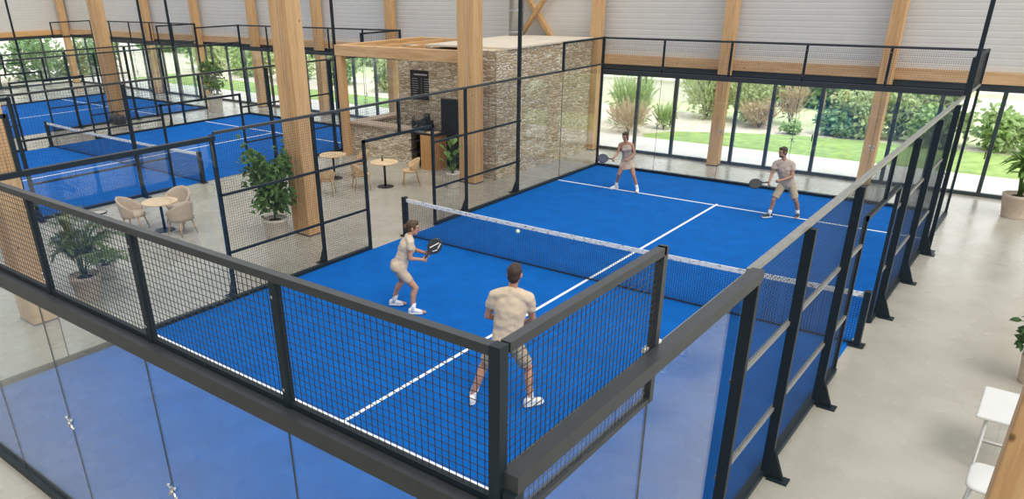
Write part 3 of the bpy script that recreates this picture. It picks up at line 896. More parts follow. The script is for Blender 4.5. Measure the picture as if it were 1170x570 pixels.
palm('potted palm in a beige pot beside the left column, behind near mesh', -2.42, -6.62, 1.62, .29, .50, 18, 5, 'pot')
ficus('bushy ficus in a pale pot in front of the big twin column', -2.46, -1.92, 1.68, .30, .50, .58, 1000, 'leaf_mid', 11, .17, .095, 'potwhite', -1.46)
ficus('large ficus in a pale pot beside the far end of the middle court', -20.95, 9.3, 1.7, .36, .80, .62, 400, 'leaf_mid', 21, .2, .11, 'potwhite')

# low leafy plant beside the palm
random.seed(31)
t = thing('potted_plant', 'low leafy plant in a grey pot just behind the potted palm', 'plant', (-3.35, -5.75, 0))
pot(t, -3.35, -5.75, .20, .16, .28, M['potwhite'])
fo = MB()
for k in range(70):
    d = rdir(.05); leaf(fo, V((-3.35, -5.75, .26)) + d * .16, d + V((0, 0, .5)), V((0, 0, 1)), random.uniform(.22, .40), .075, .1, .35)
fo.build('foliage', M['leaf_mid'], t)

# kiosk plant with a few broad leaves and a spiky one
random.seed(8)
x, y = -2.05, 4.35
t = thing('potted_plant', 'broad-leaved plant in a pale pot in front of the dark slatted door', 'plant', (x, y, 0))
pot(t, x, y, .21, .16, .46, M['potwhite'])
fo = MB(); st = MB()
for k, (dx, dy, hz, ll) in enumerate([(-.15, -.1, .78, .36), (-.05, .1, .95, .38), (.12, -.05, .62, .34), (.05, -.16, .45, .32), (-.2, .08, .5, .34), (.2, .14, .5, .33), (-.02, -.05, .85, .36), (.1, .1, .75, .34), (-.12, -.18, .36, .3)]):
    b = V((x, y, .42)); e = V((x + dx, y + dy, .46 + hz * .8))
    st.tube([b, b.lerp(e, .5) + V((0, 0, .05)), e], [.009, .008, .006], 6)
    leaf(fo, e, V((dx, dy, .22)), V((0, 0, 1)), ll, ll * .62, .12, .3)
for k in range(14):
    d = rdir(.1); leaf(fo, V((x, y, .44)) + d * .06, d + V((0, 0, .9)), V((0, 0, 1)), random.uniform(.22, .36), .045, .1, .05)
st.build('stem', M['leaf_dark'], t, True); fo.build('foliage', M['leaf_bright'], t)

# tall plant on the right with whorls of long leaves
def whorl_plant(label, x, y, pr, ph, h, seed, mat, nst, ll, pm='pot'):
    random.seed(seed)
    t = thing('potted_plant', label, 'plant', (x, y, 0))
    pot(t, x, y, pr, pr * .74, ph, M[pm])
    st = MB(); fo = MB()
    for k in range(nst):
        a = k * 2.4; r = .06 + .30 * (k % 4) / 3 * (h / 1.4)
        tp = V((x + math.cos(a) * r, y + math.sin(a) * r, ph + h * random.uniform(.45, .95)))
        st.tube([(x + .03 * math.cos(a), y + .03 * math.sin(a), ph * .85), V((x, y, ph)).lerp(tp, .55) + V((math.cos(a), math.sin(a), 0)) * .04, tp], [.022, .018, .012], 8)
        for q in range(17):
            b = q * 2.399; el = random.uniform(-.25, .95)
            d = V((math.cos(b) * math.cos(el), math.sin(b) * math.cos(el), math.sin(el)))
            leaf(fo, tp - V((0, 0, random.uniform(0, .22))), d, V((0, 0, 1)), ll * random.uniform(.75, 1.15), ll * .24, .15, .28)
    st.build('stem', M['leaf_mid'], t, True); fo.build('foliage', M[mat], t)
whorl_plant('tall long-leaved plant in a big beige pot by the right facade', 11.38, 10.12, .36, .58, 1.35, 4, 'leaf_bright', 9, .52)
ficus('leafy dark green potted plant on the right, partly behind the foreground column', 12.42, .22, .62, .21, .42, .36, 330, 'leaf_dark', 15, .17, .10, 'pot')

t = thing('waste_bin', 'small grey round bin beside the potted palm', 'bin', (-6.4, -4.22, 0))
MB().lathe([(.15, 0), (.18, .52), (.165, .52), (.15, .4)], (-6.4, -4.22, 0), 24).build('body', M['potwhite'], t, True)
MB().lathe([(.17, .50), (.185, .50), (.185, .53), (.17, .53)], (-6.4, -4.22, 0), 24, False).build('rim', M['steelgrey'], t)
t = thing('sports_bag', 'dark grey sports bag leaning at the base of the column between far courts', 'bag', (-21.55, 4.55, 0))
MB().loft([(V((-21.55 + dx, 4.55, .22)), V((0, .22 * k, 0)), V((0, 0, .21 * k))) for dx, k in ((-.42, .7), (-.36, .98), (0, 1.02), (.36, .98), (.42, .7))], 16, True, 3).build('body', M['steelgrey'], t, True)
MB().tube([(-21.85, 4.5, .4), (-21.75, 4.45, .58), (-21.35, 4.45, .58), (-21.25, 4.5, .4)], .02, 6).build('strap', M['black'], t)

# ------------------------------------------------------------------ garden
structure(MB().box(-70, FY + .12, -.3, 50, 14.75, -.02), 'terrace', M['paving'])
structure(MB().box(-60, -40, -.4, XL - .1, 90, -.06), 'ground', M['gravel'])
structure(MB().box(XL - .1, 14.75, -.3, 50, 120, -.07), 'meadow', M['meadow'])
# lawn with a curved edge
def patch(pts, z, th=.1):
    mb = MB(); n = len(pts)
    vs = [(x, y, z) for x, y in pts] + [(x, y, z - th) for x, y in pts]
    mb.add(vs, [tuple(range(n)), tuple(range(2 * n - 1, n - 1, -1))] + [(i, n + i, n + (i + 1) % n, (i + 1) % n) for i in range(n)])
    return mb
structure(patch([(-.9, 14.75), (18, 14.75), (30, 15), (30, 21), (18, 19.6), (10.5, 18.6), (6.4, 18.6), (4.0, 18.4), (1.5, 17.6), (-.6, 16.5), (-1.3, 15.4)], -.03), 'lawn', M['lawn'])
structure(patch([(-39, 14.75), (-5.4, 14.75), (-4.7, 15.4), (-5.2, 16.8), (-9, 17.4), (-16, 17.2), (-30, 18.0), (-39, 18.3)], -.03), 'lawn', M['lawn'])
structure(patch([(-60, 14.75), (-39.05, 14.75), (-39.05, 18.25), (-30, 17.95), (-16, 17.15), (-9, 17.35), (-5.2, 16.75), (-4.7, 15.4), (-5.4, 14.75), (-.9, 14.75), (-1.3, 15.4), (-.6, 16.45), (1.5, 17.55), (4, 18.35), (6.4, 18.55), (10.5, 18.55), (18, 19.55), (30, 20.95), (30, 21.6), (12, 19.5), (6, 19.6), (2, 20.2), (-2, 21.5), (-10, 23), (-60, 24)], -.04), 'gravel_bed', M['gravel'])

def shrub(label, x, y, r, h, n, mat, seed, ll=.16, lw=.09, group=None, wispy=0, name='shrub', cat='shrub', ry=None, z0=0):
    random.seed(seed)
    t = thing(name, label, cat, (x, y, -.05), group)
    fo = MB(); st = MB(); ry = ry or r; n = int(n * 1.9); ll *= 1.25; lw *= 1.45
    if y > 17.5 and x > -2 and y < 20.5: y += .9
    t.location.y = y
    lumps = [(V((random.gauss(0, .32), random.gauss(0, .32), random.uniform(.2, .72))), random.uniform(.36, .55)) for _ in range(8)]
    for k in range(n):
        if wispy and random.random() < wispy:
            a = random.uniform(0, 2 * PI); q = random.random() ** .5
            b = V((x + math.cos(a) * r * .25 * q, y + math.sin(a) * ry * .25 * q, 0)); e = V((x + math.cos(a) * r * q, y + math.sin(a) * ry * q, h * random.uniform(.6, 1.05)))
            f = random.uniform(.25, 1); p = b.lerp(e, f)
            leaf(fo, p, (e - b).normalized() + rdir() * .35, rdir(), ll * 1.5, lw * .5, .1, .1)
        else:
            c_, rr = random.choice(lumps); d = rdir(-.9)
            p = c_ + d * rr * random.uniform(.3, 1.05)
            p = V((x + p.x * r, y + p.y * ry, z0 + max(.03, p.z) * h))
            leaf(fo, p, rdir(-.4), rdir(.0), ll * random.uniform(.7, 1.3), lw, .15, .15)
    for k in range(9):
        a = k * .7; st.tube([(x, y, -.05), (x + math.cos(a) * r * .3, y + math.sin(a) * ry * .3, z0 + h * .45), (x + math.cos(a) * r * .55, y + math.sin(a) * ry * .55, z0 + h * .8)], [.014, .009, .004], 5)
    st.build('stem', M['bark'], t); fo.build('foliage', M[mat], t)
    return t
GS = 'shrubs in the garden behind the right facade'
sh = [
 ('tall fresh green reedy shrub behind the far woman, leftmost window', -2.7, 17.2, .9, 1.7, 700, 'garden_green', .28, .05, .8),
 ('dry straw-coloured grass tuft behind the far woman', -1.9, 15.35, .75, .9, 420, 'garden_dry', .3, .035, .9),
 ('small green tuft between straw grass and willow shrub', -1.1, 16.9, .45, .8, 260, 'garden_green', .22, .04, .7),
 ('large willowy green shrub behind the second window pane', -.6, 19.2, 1.5, 2.6, 1500, 'garden_pale', .24, .06, .4),
 ('second willowy green shrub touching the largest one on its right', 1.0, 19.6, 1.2, 2.0, 900, 'garden_pale', .22, .06, .4),
 ('low pinkish dry shrub left of the column between the far players', 2.0, 18.3, .8, .9, 450, 'garden_dry', .2, .05, .5),
 ('young straw-toned shrub right of the column between the far players', 2.75, 19.8, .6, 1.5, 260, 'garden_dry', .25, .04, .8),
 ('tiny green bush at the lawn edge right of the middle column', 3.5, 17.7, .45, .42, 220, 'garden_green', .14, .07, 0),
 ('rounded blue-green bush above the far man', 4.75, 18.2, .85, .85, 700, 'garden_blue', .16, .07, 0),
 ('big loose shrub with reddish stems left of the right facade column', 6.0, 18.6, 1.15, 2.1, 1000, 'garden_pale', .18, .08, .15),
 ('smaller loose shrub close beside the right facade column', 7.0, 18.7, .8, 1.5, 500, 'garden_pale', .18, .08, .15),
 ('broad pale green shrub right of the right facade column', 8.2, 19.9, 1.5, 2.4, 1200, 'garden_pale', .22, .1, 0),
 ('glossy green bush at the lawn edge right of the right facade column', 8.3, 18.0, 1.0, 1.2, 800, 'garden_green', .2, .1, 0),
 ('green bush seen through the glass right of the court corner', 10.2, 18.4, 1.0, 1.3, 800, 'garden_green', .2, .1, 0),
 ('green bush behind the tall potted plant at right', 11.8, 18.2, 1.0, 1.3, 700, 'garden_green', .2, .1, 0),
]
for i, (lb, x, y, r, h, n, m, ll, lw, wi) in enumerate(sh):
    shrub(lb, x, y, r, h, n, m, 100 + i, ll, lw, GS, wi)
GL = 'shrubs in the garden behind the left facade'
k = 0
for lb, x, y, r, h, m in [
 ('rounded shrub behind the window left of the stone bar', -12.8, 19.2, 1.2, 1.5, 'garden_blue'),
 ('wide shrub behind the window beside the pergola post', -15.6, 20.6, 1.4, 1.9, 'garden_green'),
 ('shrub seen right of the big twin column through the facade', -19.0, 19.8, 1.3, 1.7, 'garden_pale'),
 ('shrub seen left of the big twin column through the facade', -24.2, 20.2, 1.5, 2.2, 'garden_green'),
 ('tall shrub behind the ficus of the middle court', -28.4, 20.4, 1.5, 2.4, 'garden_pale'),
 ('shrub behind the far end of the farthest court', -33.5, 20.6, 1.7, 2.4, 'garden_green'),
 ('shrub at the far left end of the glazed facade', -38.5, 21, 1.8, 2.6, 'garden_pale')]:
    k += 1
    shrub(lb, x, y, r, h, 800, m, 200 + k, .26, .12, GL)
for i, (y, x) in enumerate([(15, -43.6), (11.5, -44.2), (8, -43.8), (4.5, -44.4), (1, -43.8), (-3, -44.4)]):
    shrub('green shrub outside the left glazed wall of the hall', x, y, 1.9, 3.0, 600, 'garden_deep', 300 + i, .3, .14, 'shrubs outside the left glazed wall')

# hedges: continuous clipped masses
def hedge(label, x0, x1, y, d, h, n, mat, seed):
    random.seed(seed)
    t = thing('hedge', label, 'hedge', ((x0 + x1) / 2, y, -.07))
    core = MB(); nx = int((x1 - x0) / .8)
    secs = []
    for i in range(nx + 1):
        x = x0 + (x1 - x0) * i / nx; k = .85 + .25 * noise.noise(V((x * .6, y, seed)))
        secs.append((V((x, y, h * .45 * k)), V((0, d * .42 * k, 0)), V((0, 0, h * .5 * k))))
    core.loft(secs, 12, True, 3).build('inner_growth', M[mat], t, True)
    fo = MB()
    for q in range(n):
        x = random.uniform(x0, x1); k = .85 + .25 * noise.noise(V((x * .6, y, seed)))
        a = random.uniform(-.15 * PI, 1.1 * PI)
        p = V((x, y - math.cos(a - PI / 2 + PI / 2) * d * .5 * k, max(.05, h * .45 * k + math.sin(a) * h * .54 * k)))
        if random.random() < .7: p.y = y - d * .5 * k * random.uniform(.85, 1.1); p.z = random.uniform(.02, h * k * 1.02)
        leaf(fo, p, rdir(-.5), rdir(), random.uniform(.3, .55), .24, .15, .1)
    fo.build('foliage', M[mat], t)
hedge('dense green hedge beyond the meadow behind the two far players', -2.2, 7.0, 26.8, 2.4, 3.5, 5200, 'garden_deep', 41)
hedge('long green hedge beyond the lawn behind the left facade', -62, -8.5, 30, 2.4, 3.4, 8000, 'garden_deep', 42)

def stake_tree(label, x, y, seed):
    random.seed(seed)
    t = thing('young_tree', label, 'tree', (x, y, -.05), 'young trees with stakes')
    MB().tube([(x, y, -.05), (x + .03, y, 1.4), (x, y, 3.4)], [.045, .035, .015], 8).build('trunk', M['bark'], t, True)
    for dx, hh in ((.45, 1.6), (-.35, 1.3)):
        MB().tube([(x + dx, y + .1, -.05), (x + dx, y + .1, hh)], .04, 8).build('stake', M['woody'], t)
    fo = MB()
    for k in range(160):
        leaf(fo, V((x, y, 3.2)) + V((random.gauss(0, .4), random.gauss(0, .4), random.gauss(0, .45))), rdir(), rdir(), .16, .07)
    fo.build('foliage', M['garden_pale'], t)
stake_tree('young staked tree on the meadow above the far man', 4.2, 21.0, 51)
# slim fence posts and pale house in the distance
for i, (x, y) in enumerate([(-3.3, 19.6), (-2.6, 21.2)]):
    o = MB().box(x - .04, y - .04, -.07, x + .04, y + .04, 1.9).build('fence_post', M['frame'])
    tag(o, ['slim dark fence post left in the leftmost garden window', 'slim dark fence post right in the leftmost garden window'][i], 'post', 'garden fence posts')
t = thing('garden_wall', 'low pale wall beyond the shrubs at the left garden window', 'wall', (-6, 24.5, 0))
MB().box(-12, 24.2, -.1, -1.8, 24.6, .9).build('wall_body', M['render'], t)
MB().box(-12.05, 24.15, .9, -1.75, 24.65, .98).build('coping', M['paving'], t)
def house(label, x, y, w, d, h):
    t = thing('house', label, 'house', (x, y, -.1), 'pale houses beyond the garden')
    MB().box(x - w / 2, y - d / 2, -.1, x + w / 2, y + d / 2, h).build('wall', M['render'], t)
    MB().add([(x - w / 2 - .4, y - d / 2 - .5, h), (x + w / 2 + .4, y - d / 2 - .5, h), (x + w / 2 + .4, y + d / 2 + .5, h), (x - w / 2 - .4, y + d / 2 + .5, h), (x - w / 2, y, h + 1.6), (x + w / 2, y, h + 1.6)],
             [(0, 1, 5, 4), (2, 3, 4, 5), (0, 4, 3), (1, 2, 5), (3, 2, 1, 0)]).build('roof', M['rooftile'], t)
    for k in range(3):
        xx = x - w / 2 + w * (k + .5) / 3
        MB().box(xx - .5, y - d / 2 - .04, .8, xx + .5, y - d / 2, 2.0).build('window', M['frame'], t)
house('pale house with red roof beyond the left garden window', -14, 40, 12, 8, 2.6)
house('white house beyond the shrub with reddish stems', 8.5, 38, 7, 6, 2.6)
structure(MB().box(4, 27.6, -.1, 45, 33, -.04), 'road', M['paving'])

# ------------------------------------------------------------------ people
def remeshed(mb, vox, smooth_it=4, fac=.5, wrinkle=0, seed=0):
    me = bpy.data.meshes.new('tmp'); me.from_pydata([tuple(v) for v in mb.v], [], mb.f)
    bm = bmesh.new(); bm.from_mesh(me); bmesh.ops.recalc_face_normals(bm, faces=bm.faces); bm.to_mesh(me); bm.free()
    o = bpy.data.objects.new('tmp', me); COL.objects.link(o)
    m = o.modifiers.new('r', 'REMESH'); m.mode = 'VOXEL'; m.voxel_size = vox
    s = o.modifiers.new('s', 'SMOOTH'); s.iterations = smooth_it; s.factor = fac
    dg = bpy.context.evaluated_depsgraph_get(); dg.update()
    res = bpy.data.meshes.new_from_object(o.evaluated_get(dg))
    bpy.data.objects.remove(o); bpy.data.meshes.remove(me)
    out = MB(); out.v = [v.co.copy() for v in res.vertices]; out.f = [list(p.vertices) for p in res.polygons]
    if wrinkle:
        ns = [v.normal.copy() for v in res.vertices]
        for i, v in enumerate(out.v):
            out.v[i] = v + ns[i] * (wrinkle * (noise.noise(V((v.x * 9, v.y * 9, v.z * 14)) + V((seed, 0, 0)))))
    bpy.data.meshes.remove(res)
    return out

def sph_dir(a, b): return (V(b) - V(a)).normalized()
def frus(mb, a, b, ra, rb, n=16, ex=None, k=1.0):
    a, b = V(a), V(b); s, u = ortho(b - a, ex)
    mb.loft([(a, s * ra, u * ra * k), (a.lerp(b, .5), s * (ra + rb) / 2, u * (ra + rb) / 2 * k), (b, s * rb, u * rb * k)], n)

def person(label, root, J, fem, skin, tee, shorts, hair, shoe, look, facing, sleeve=.55, shortlen=.72, loose=.022, hairstyle='short', beard=False, shirt_to=.0, tank=False, scale=1.0, skirt=False):
    R = V(root)
    j = {k: R + V(v) for k, v in J.items()}
    t = thing('person', label, 'person', root, 'padel players')
    S = scale
    face_d = V(look).normalized()
    F = V(facing).normalized()
    hip = (j['hipR'] + j['hipL']) / 2 + V((0, 0, .02)); sh = (j['shR'] + j['shL']) / 2; neck = j['neck']; head = j['head']
    HX = (j['hipR'] - j['hipL']).normalized(); SXv = (j['shR'] - j['shL']).normalized()
    spine = (sh - hip).normalized()
    def axes(f):
        x = HX.lerp(SXv, f); x = (x - spine * x.dot(spine)).normalized(); y = spine.cross(x)
        if y.dot(F) < 0: y = -y
        return x, y
    W = .92 if fem else 1.0
    if fem: prof = [(-.16, .115, .095), (-.06, .165, .118), (.06, .170, .122), (.30, .128, .092), (.55, .132, .098), (.76, .150, .112), (.92, .148, .088), (1.02, .10, .065)]
    else: prof = [(-.16, .115, .095), (-.06, .160, .115), (.06, .165, .115), (.30, .150, .105), (.55, .162, .112), (.76, .180, .120), (.93, .175, .095), (1.03, .11, .07)]
    Ls = (sh - hip).length
    def torso(mb, f0, f1, inf):
        secs = []
        pts = [p for p in prof if f0 < p[0] < f1]
        def at(f):
            for a, b in zip(prof[:-1], prof[1:]):
                if a[0] <= f <= b[0]:
                    q = (f - a[0]) / (b[0] - a[0]); return (f, a[1] + (b[1] - a[1]) * q, a[2] + (b[2] - a[2]) * q)
            return prof[0] if f < prof[0][0] else prof[-1]
        for f, rx, ry in [at(f0)] + pts + [at(f1)]:
            x, y = axes(max(0, min(1, f)))
            c = hip + spine * (Ls * f)
            secs.append((c, x * ((rx + inf) * S), y * ((ry + inf) * S)))
        mb.loft(secs, 24)
    b = MB()
    torso(b, -.16, 1.03, 0)
    # glutes and chest
    x, y = axes(0)
    for sg in (-1, 1):
        b.ell(hip + x * (.075 * sg * S) - y * (.06 * S) + spine * .0, .085 * S, .085 * S, .09 * S)
        if fem: b.ell(hip + spine * (Ls * .74) + x * (.065 * sg * S) + y * (.075 * S), .06 * S, .055 * S, .06 * S)
    b.capsule(sh + spine * .0, neck.lerp(head, .45), .062 * S if not fem else .052 * S, .054 * S if not fem else .046 * S)
    b.capsule(j['shL'].lerp(sh, .15), neck.lerp(sh, .3), .06 * S * W, .055 * S * W); b.capsule(j['shR'].lerp(sh, .15), neck.lerp(sh, .3), .06 * S * W, .055 * S * W)
    # head
    up_h = (V((0, 0, 1)) - face_d * face_d.z).normalized() if abs(face_d.z) < .99 else V((0, 0, 1))
    hx = face_d.cross(up_h).normalized()
    Hs = S * (1.05 if not fem else 1.0)
    b.ell(head + up_h * .025 * Hs - face_d * .008, .076 * Hs, .097 * Hs, .098 * Hs, hx, face_d, up_h)
    b.ell(head - up_h * .055 * Hs + face_d * .028 * Hs, .056 * Hs, .062 * Hs, .066 * Hs, hx, face_d, up_h)
    b.ell(head - up_h * .098 * Hs + face_d * .062 * Hs, .026 * Hs, .022 * Hs, .02 * Hs, hx, face_d, up_h)
    b.capsule(head + up_h * .018 * Hs + face_d * .088 * Hs, head - up_h * .022 * Hs + face_d * .106 * Hs, .011 * Hs, .016 * Hs, 10)
    b.ell(head + up_h * .030 * Hs + face_d * .078 * Hs, .058 * Hs, .018 * Hs, .012 * Hs, hx, face_d, up_h)
    for sg in (-1, 1):
        b.ell(head + hx * (.079 * sg * Hs) - up_h * .005 * Hs - face_d * .008, .012 * Hs, .022 * Hs, .033 * Hs, hx, face_d, up_h)
        b.ell(head + hx * (.035 * sg * Hs) - up_h * .02 * Hs + face_d * .07 * Hs, .022 * Hs, .02 * Hs, .02 * Hs, hx, face_d, up_h)
    # arms, hands
    ar = (.054, .043, .038, .028) if not fem else (.045, .036, .032, .024)
    for s in 'RL':
        A, E, H = j['sh' + s], j['el' + s], j['ha' + s]
        b.capsule(A, E, ar[0] * S, ar[1] * S)
        m = E.lerp(H, .3); b.capsule(E, m, ar[1] * S, ar[2] * 1.05 * S); b.capsule(m, H, ar[2] * 1.05 * S, ar[3] * S)
        d = sph_dir(E, H); grip = V(J.get('grip' + s, (0, 0, 0)))
        if grip.length < .1: grip = V((0, 0, -.3)) + F * .3
        # palm in the forearm direction, thumb side upward
        side, upv = ortho(d)
        if upv.z < 0: upv = -upv
        inn = side if side.dot(sh - H) > 0 else -side
        K = H + d * .085 * S
        b.loft([(H, upv * .026 * S, inn * .017 * S), (H.lerp(K, .5), upv * .038 * S, inn * .018 * S), (K, upv * .040 * S, inn * .015 * S)], 12)
        for q, (off, ln) in enumerate(((.031, .038), (.011, .043), (-.010, .040), (-.030, .032))):
            p = K + upv * off * S
            d1 = (d * .75 + inn * .65).normalized(); d2 = (inn * .95 - d * .3).normalized(); d3 = (-d * .85 + inn * .25).normalized()
            p1 = p + d1 * ln * S; p2 = p1 + d2 * ln * .75 * S; p3 = p2 + d3 * ln * .6 * S
            b.capsule(p - d * .01, p1, .0105 * S, .0098 * S, 8); b.capsule(p1, p2, .0098 * S, .009 * S, 8); b.capsule(p2, p3, .009 * S, .008 * S, 8)
        p = H.lerp(K, .3) + upv * .032 * S; p1 = p + (d * .5 + upv * .55 + inn * .4).normalized() * .038 * S; p2 = p1 + (d * .75 + inn * .7).normalized() * .030 * S
        b.capsule(p, p1, .013 * S, .0115 * S, 8); b.capsule(p1, p2, .0115 * S, .0095 * S, 8)
    # legs
    lg = (.088, .056, .054, .036) if not fem else (.084, .053, .050, .033)
    for s in 'RL':
        A, K, N = j['hip' + s], j['kn' + s], j['an' + s]
        b.capsule(A, A.lerp(K, .55), lg[0] * S, lg[0] * .86 * S); b.capsule(A.lerp(K, .55), K, lg[0] * .86 * S, lg[1] * S)
        back = -V((F.x, F.y, 0)).normalized()
        c = K.lerp(N, .32) + back * .022 * S
        b.capsule(K, c, lg[1] * S, lg[2] * 1.06 * S); b.capsule(c, N, lg[2] * 1.02 * S, lg[3] * S)
        T = j['toe' + s]; b.capsule(N - V((0, 0, .03)), V((T.x, T.y, R.z + .04)), .036 * S, .026 * S)
    body = remeshed(b, .0078, 3, .5).build('body', M[skin], t, True)
    # clothes
    c = MB(); h0 = shirt_to
    torso(c, h0, 1.0, loose)
    x, y = axes(1)
    if fem:
        for sg in (-1, 1): c.ell(hip + spine * (Ls * .74) + x * (.065 * sg * S) + y * (.078 * S), .07 * S, .062 * S, .07 * S)
    if not tank:
        for s in 'RL':
            A, E = j['sh' + s], j['el' + s]
            top = A.lerp(sh, .2)
            c.capsule(top, A, (.072 if not fem else .060) * S, (ar[0] + loose * .55) * S)
            frus(c, A.lerp(E, -.05), A.lerp(E, sleeve), (ar[0] + loose * .75) * S, (ar[0] + loose * .85) * S)
        c.capsule(sh - spine * .03, neck.lerp(sh, .38), .115 * S * W, .078 * S * W)
        for s in 'RL': c.capsule(j['sh' + s].lerp(sh, .15), neck.lerp(sh, .42), (.066 if fem else .084) * S, (.064 if fem else .078) * S)
    else:
        for s in 'RL': c.capsule(j['sh' + s].lerp(sh, .42) - spine * .05, j['sh' + s].lerp(sh, .45) + spine * .045, .036 * S, .034 * S)
    remeshed(c, .010, 14, .5, .012, 3).build('shirt' if not tank else 'tank_top', M[tee], t, True)
    c = MB()
    torso(c, -.16, .26 if tank or fem else .16, loose * .75)
    x, y = axes(0)
    for sg in (-1, 1): c.ell(hip + x * (.075 * sg * S) - y * (.062 * S), .094 * S, .094 * S, .1 * S)
    if skirt:
        secs = []
        for f, k in ((.2, 1.0), (.0, 1.25), (-.2, 1.42), (-.42, 1.55)):
            secs.append((hip + V((0, 0, Ls * f)), x * (.15 * k * S), y * (.115 * k * S)))
        c.loft(secs, 24)
    for s in 'RL':
        A, K = j['hip' + s], j['kn' + s]
        frus(c, A.lerp(K, -.12), A.lerp(K, shortlen), (lg[0] + loose * .9) * S, (lg[1] + (.035 if not fem else .024)) * S, 18)
    remeshed(c, .010, 5, .5, .010, 8).build('shorts' if not skirt else 'skirt', M[shorts], t, True)
    # socks and shoes
    for s in 'RL':
        K, N, T = j['kn' + s], j['an' + s], j['toe' + s]
        c = MB(); frus(c, N.lerp(K, .30), N - V((0, 0, .04)), (.047 if not fem else .043) * S, .045 * S, 14)
        c.build('sock', M['sock'], t, True)
        d = V((T.x - N.x, T.y - N.y, 0)); d = d.normalized() if d.length > .03 else V((F.x, F.y, 0)).normalized()
        sd = d.cross(V((0, 0, 1)))
        o = V((N.x, N.y, R.z + .014)); k = S * (.98 if not fem else .9)
        c = MB(); secs = []
        for u, wd, hh in ((-.085, .022, .055), (-.07, .036, .085), (-.03, .042, .105), (.03, .044, .098), (.08, .048, .075), (.13, .049, .058), (.175, .040, .046), (.195, .022, .03)):
            secs.append((o + d * (u * k) + V((0, 0, hh * k / 2 + .018)), sd * (wd * k), V((0, 0, hh * k / 2))))
        c.loft(secs, 16, True, 2.6)
        so = c.build('shoe', M[shoe], t, True)
        c = MB(); vs_ = []
        outl = [(-.09, .0), (-.082, .03), (-.03, .042), (.05, .047), (.12, .052), (.17, .043), (.2, .02), (.203, 0)]
        ring = outl + [(u, -wd) for u, wd in outl[-2:0:-1]]
        lo = [o + d * (u * k) + sd * (wd * k) for u, wd in ring]
        n = len(lo); c.add(lo + [p + V((0, 0, .028)) for p in lo], [tuple(range(n - 1, -1, -1)), tuple(range(n, 2 * n))] + [(i, (i + 1) % n, n + (i + 1) % n, n + i) for i in range(n)])
        c.build('sole', M['sock'], so)
    # hair and face
    c = MB()
    c.ell(head + up_h * .040 * Hs - face_d * .022 * Hs, .084 * Hs, .100 * Hs, .094 * Hs, hx, face_d, up_h)
    c.ell(head - up_h * .012 * Hs - face_d * .052 * Hs, .074 * Hs, .058 * Hs, .085 * Hs, hx, face_d, up_h)
    c.ell(head + up_h * .088 * Hs + face_d * .040 * Hs, .066 * Hs, .052 * Hs, .038 * Hs, hx, face_d, up_h)
    for sg in (-1, 1): c.ell(head + hx * (.066 * sg * Hs) + up_h * .025 * Hs + face_d * .012 * Hs, .018 * Hs, .035 * Hs, .05 * Hs, hx, face_d, up_h)
    if hairstyle == 'bun':
        c.ell(head + up_h * .005 * Hs - face_d * .125 * Hs, .045 * Hs, .045 * Hs, .045 * Hs, hx, face_d, up_h)
    elif hairstyle == 'tail':
        c.ell(head + up_h * .035 * Hs - face_d * .115 * Hs, .03 * Hs, .04 * Hs, .03 * Hs, hx, face_d, up_h)
        c.capsule(head + up_h * .03 - face_d * .135 * Hs, head - up_h * .16 - face_d * .135 * Hs, .032 * Hs, .014 * Hs)
    remeshed(c, .008, 3, .5, .004, 5).build('hair', M[hair], t, True)
    e = MB(); m_ = MB(); br = MB()
    for sg in (-1, 1):
        e.ell(head + hx * (.032 * sg * Hs) + up_h * .008 * Hs + face_d * .083 * Hs, .013 * Hs, .008 * Hs, .007 * Hs, hx, face_d, up_h, 10, 6)
        br.ell(head + hx * (.033 * sg * Hs) + up_h * .030 * Hs + face_d * .092 * Hs, .022 * Hs, .007 * Hs, .005 * Hs, hx, face_d, up_h, 10, 6)
    m_.ell(head - up_h * .060 * Hs + face_d * .088 * Hs, .024 * Hs, .008 * Hs, .008 * Hs, hx, face_d, up_h, 10, 6)
    e.build('eyes', M['eye'], t, True); br.build('eyebrows', M[hair], t, True); m_.build('mouth', M['lip'], t, True)
    if beard:
        c = MB(); c.ell(head - up_h * .088 * Hs + face_d * .036 * Hs, .055 * Hs, .056 * Hs, .040 * Hs, hx, face_d, up_h)
        c.build('beard', M[hair], t, True)
    return t

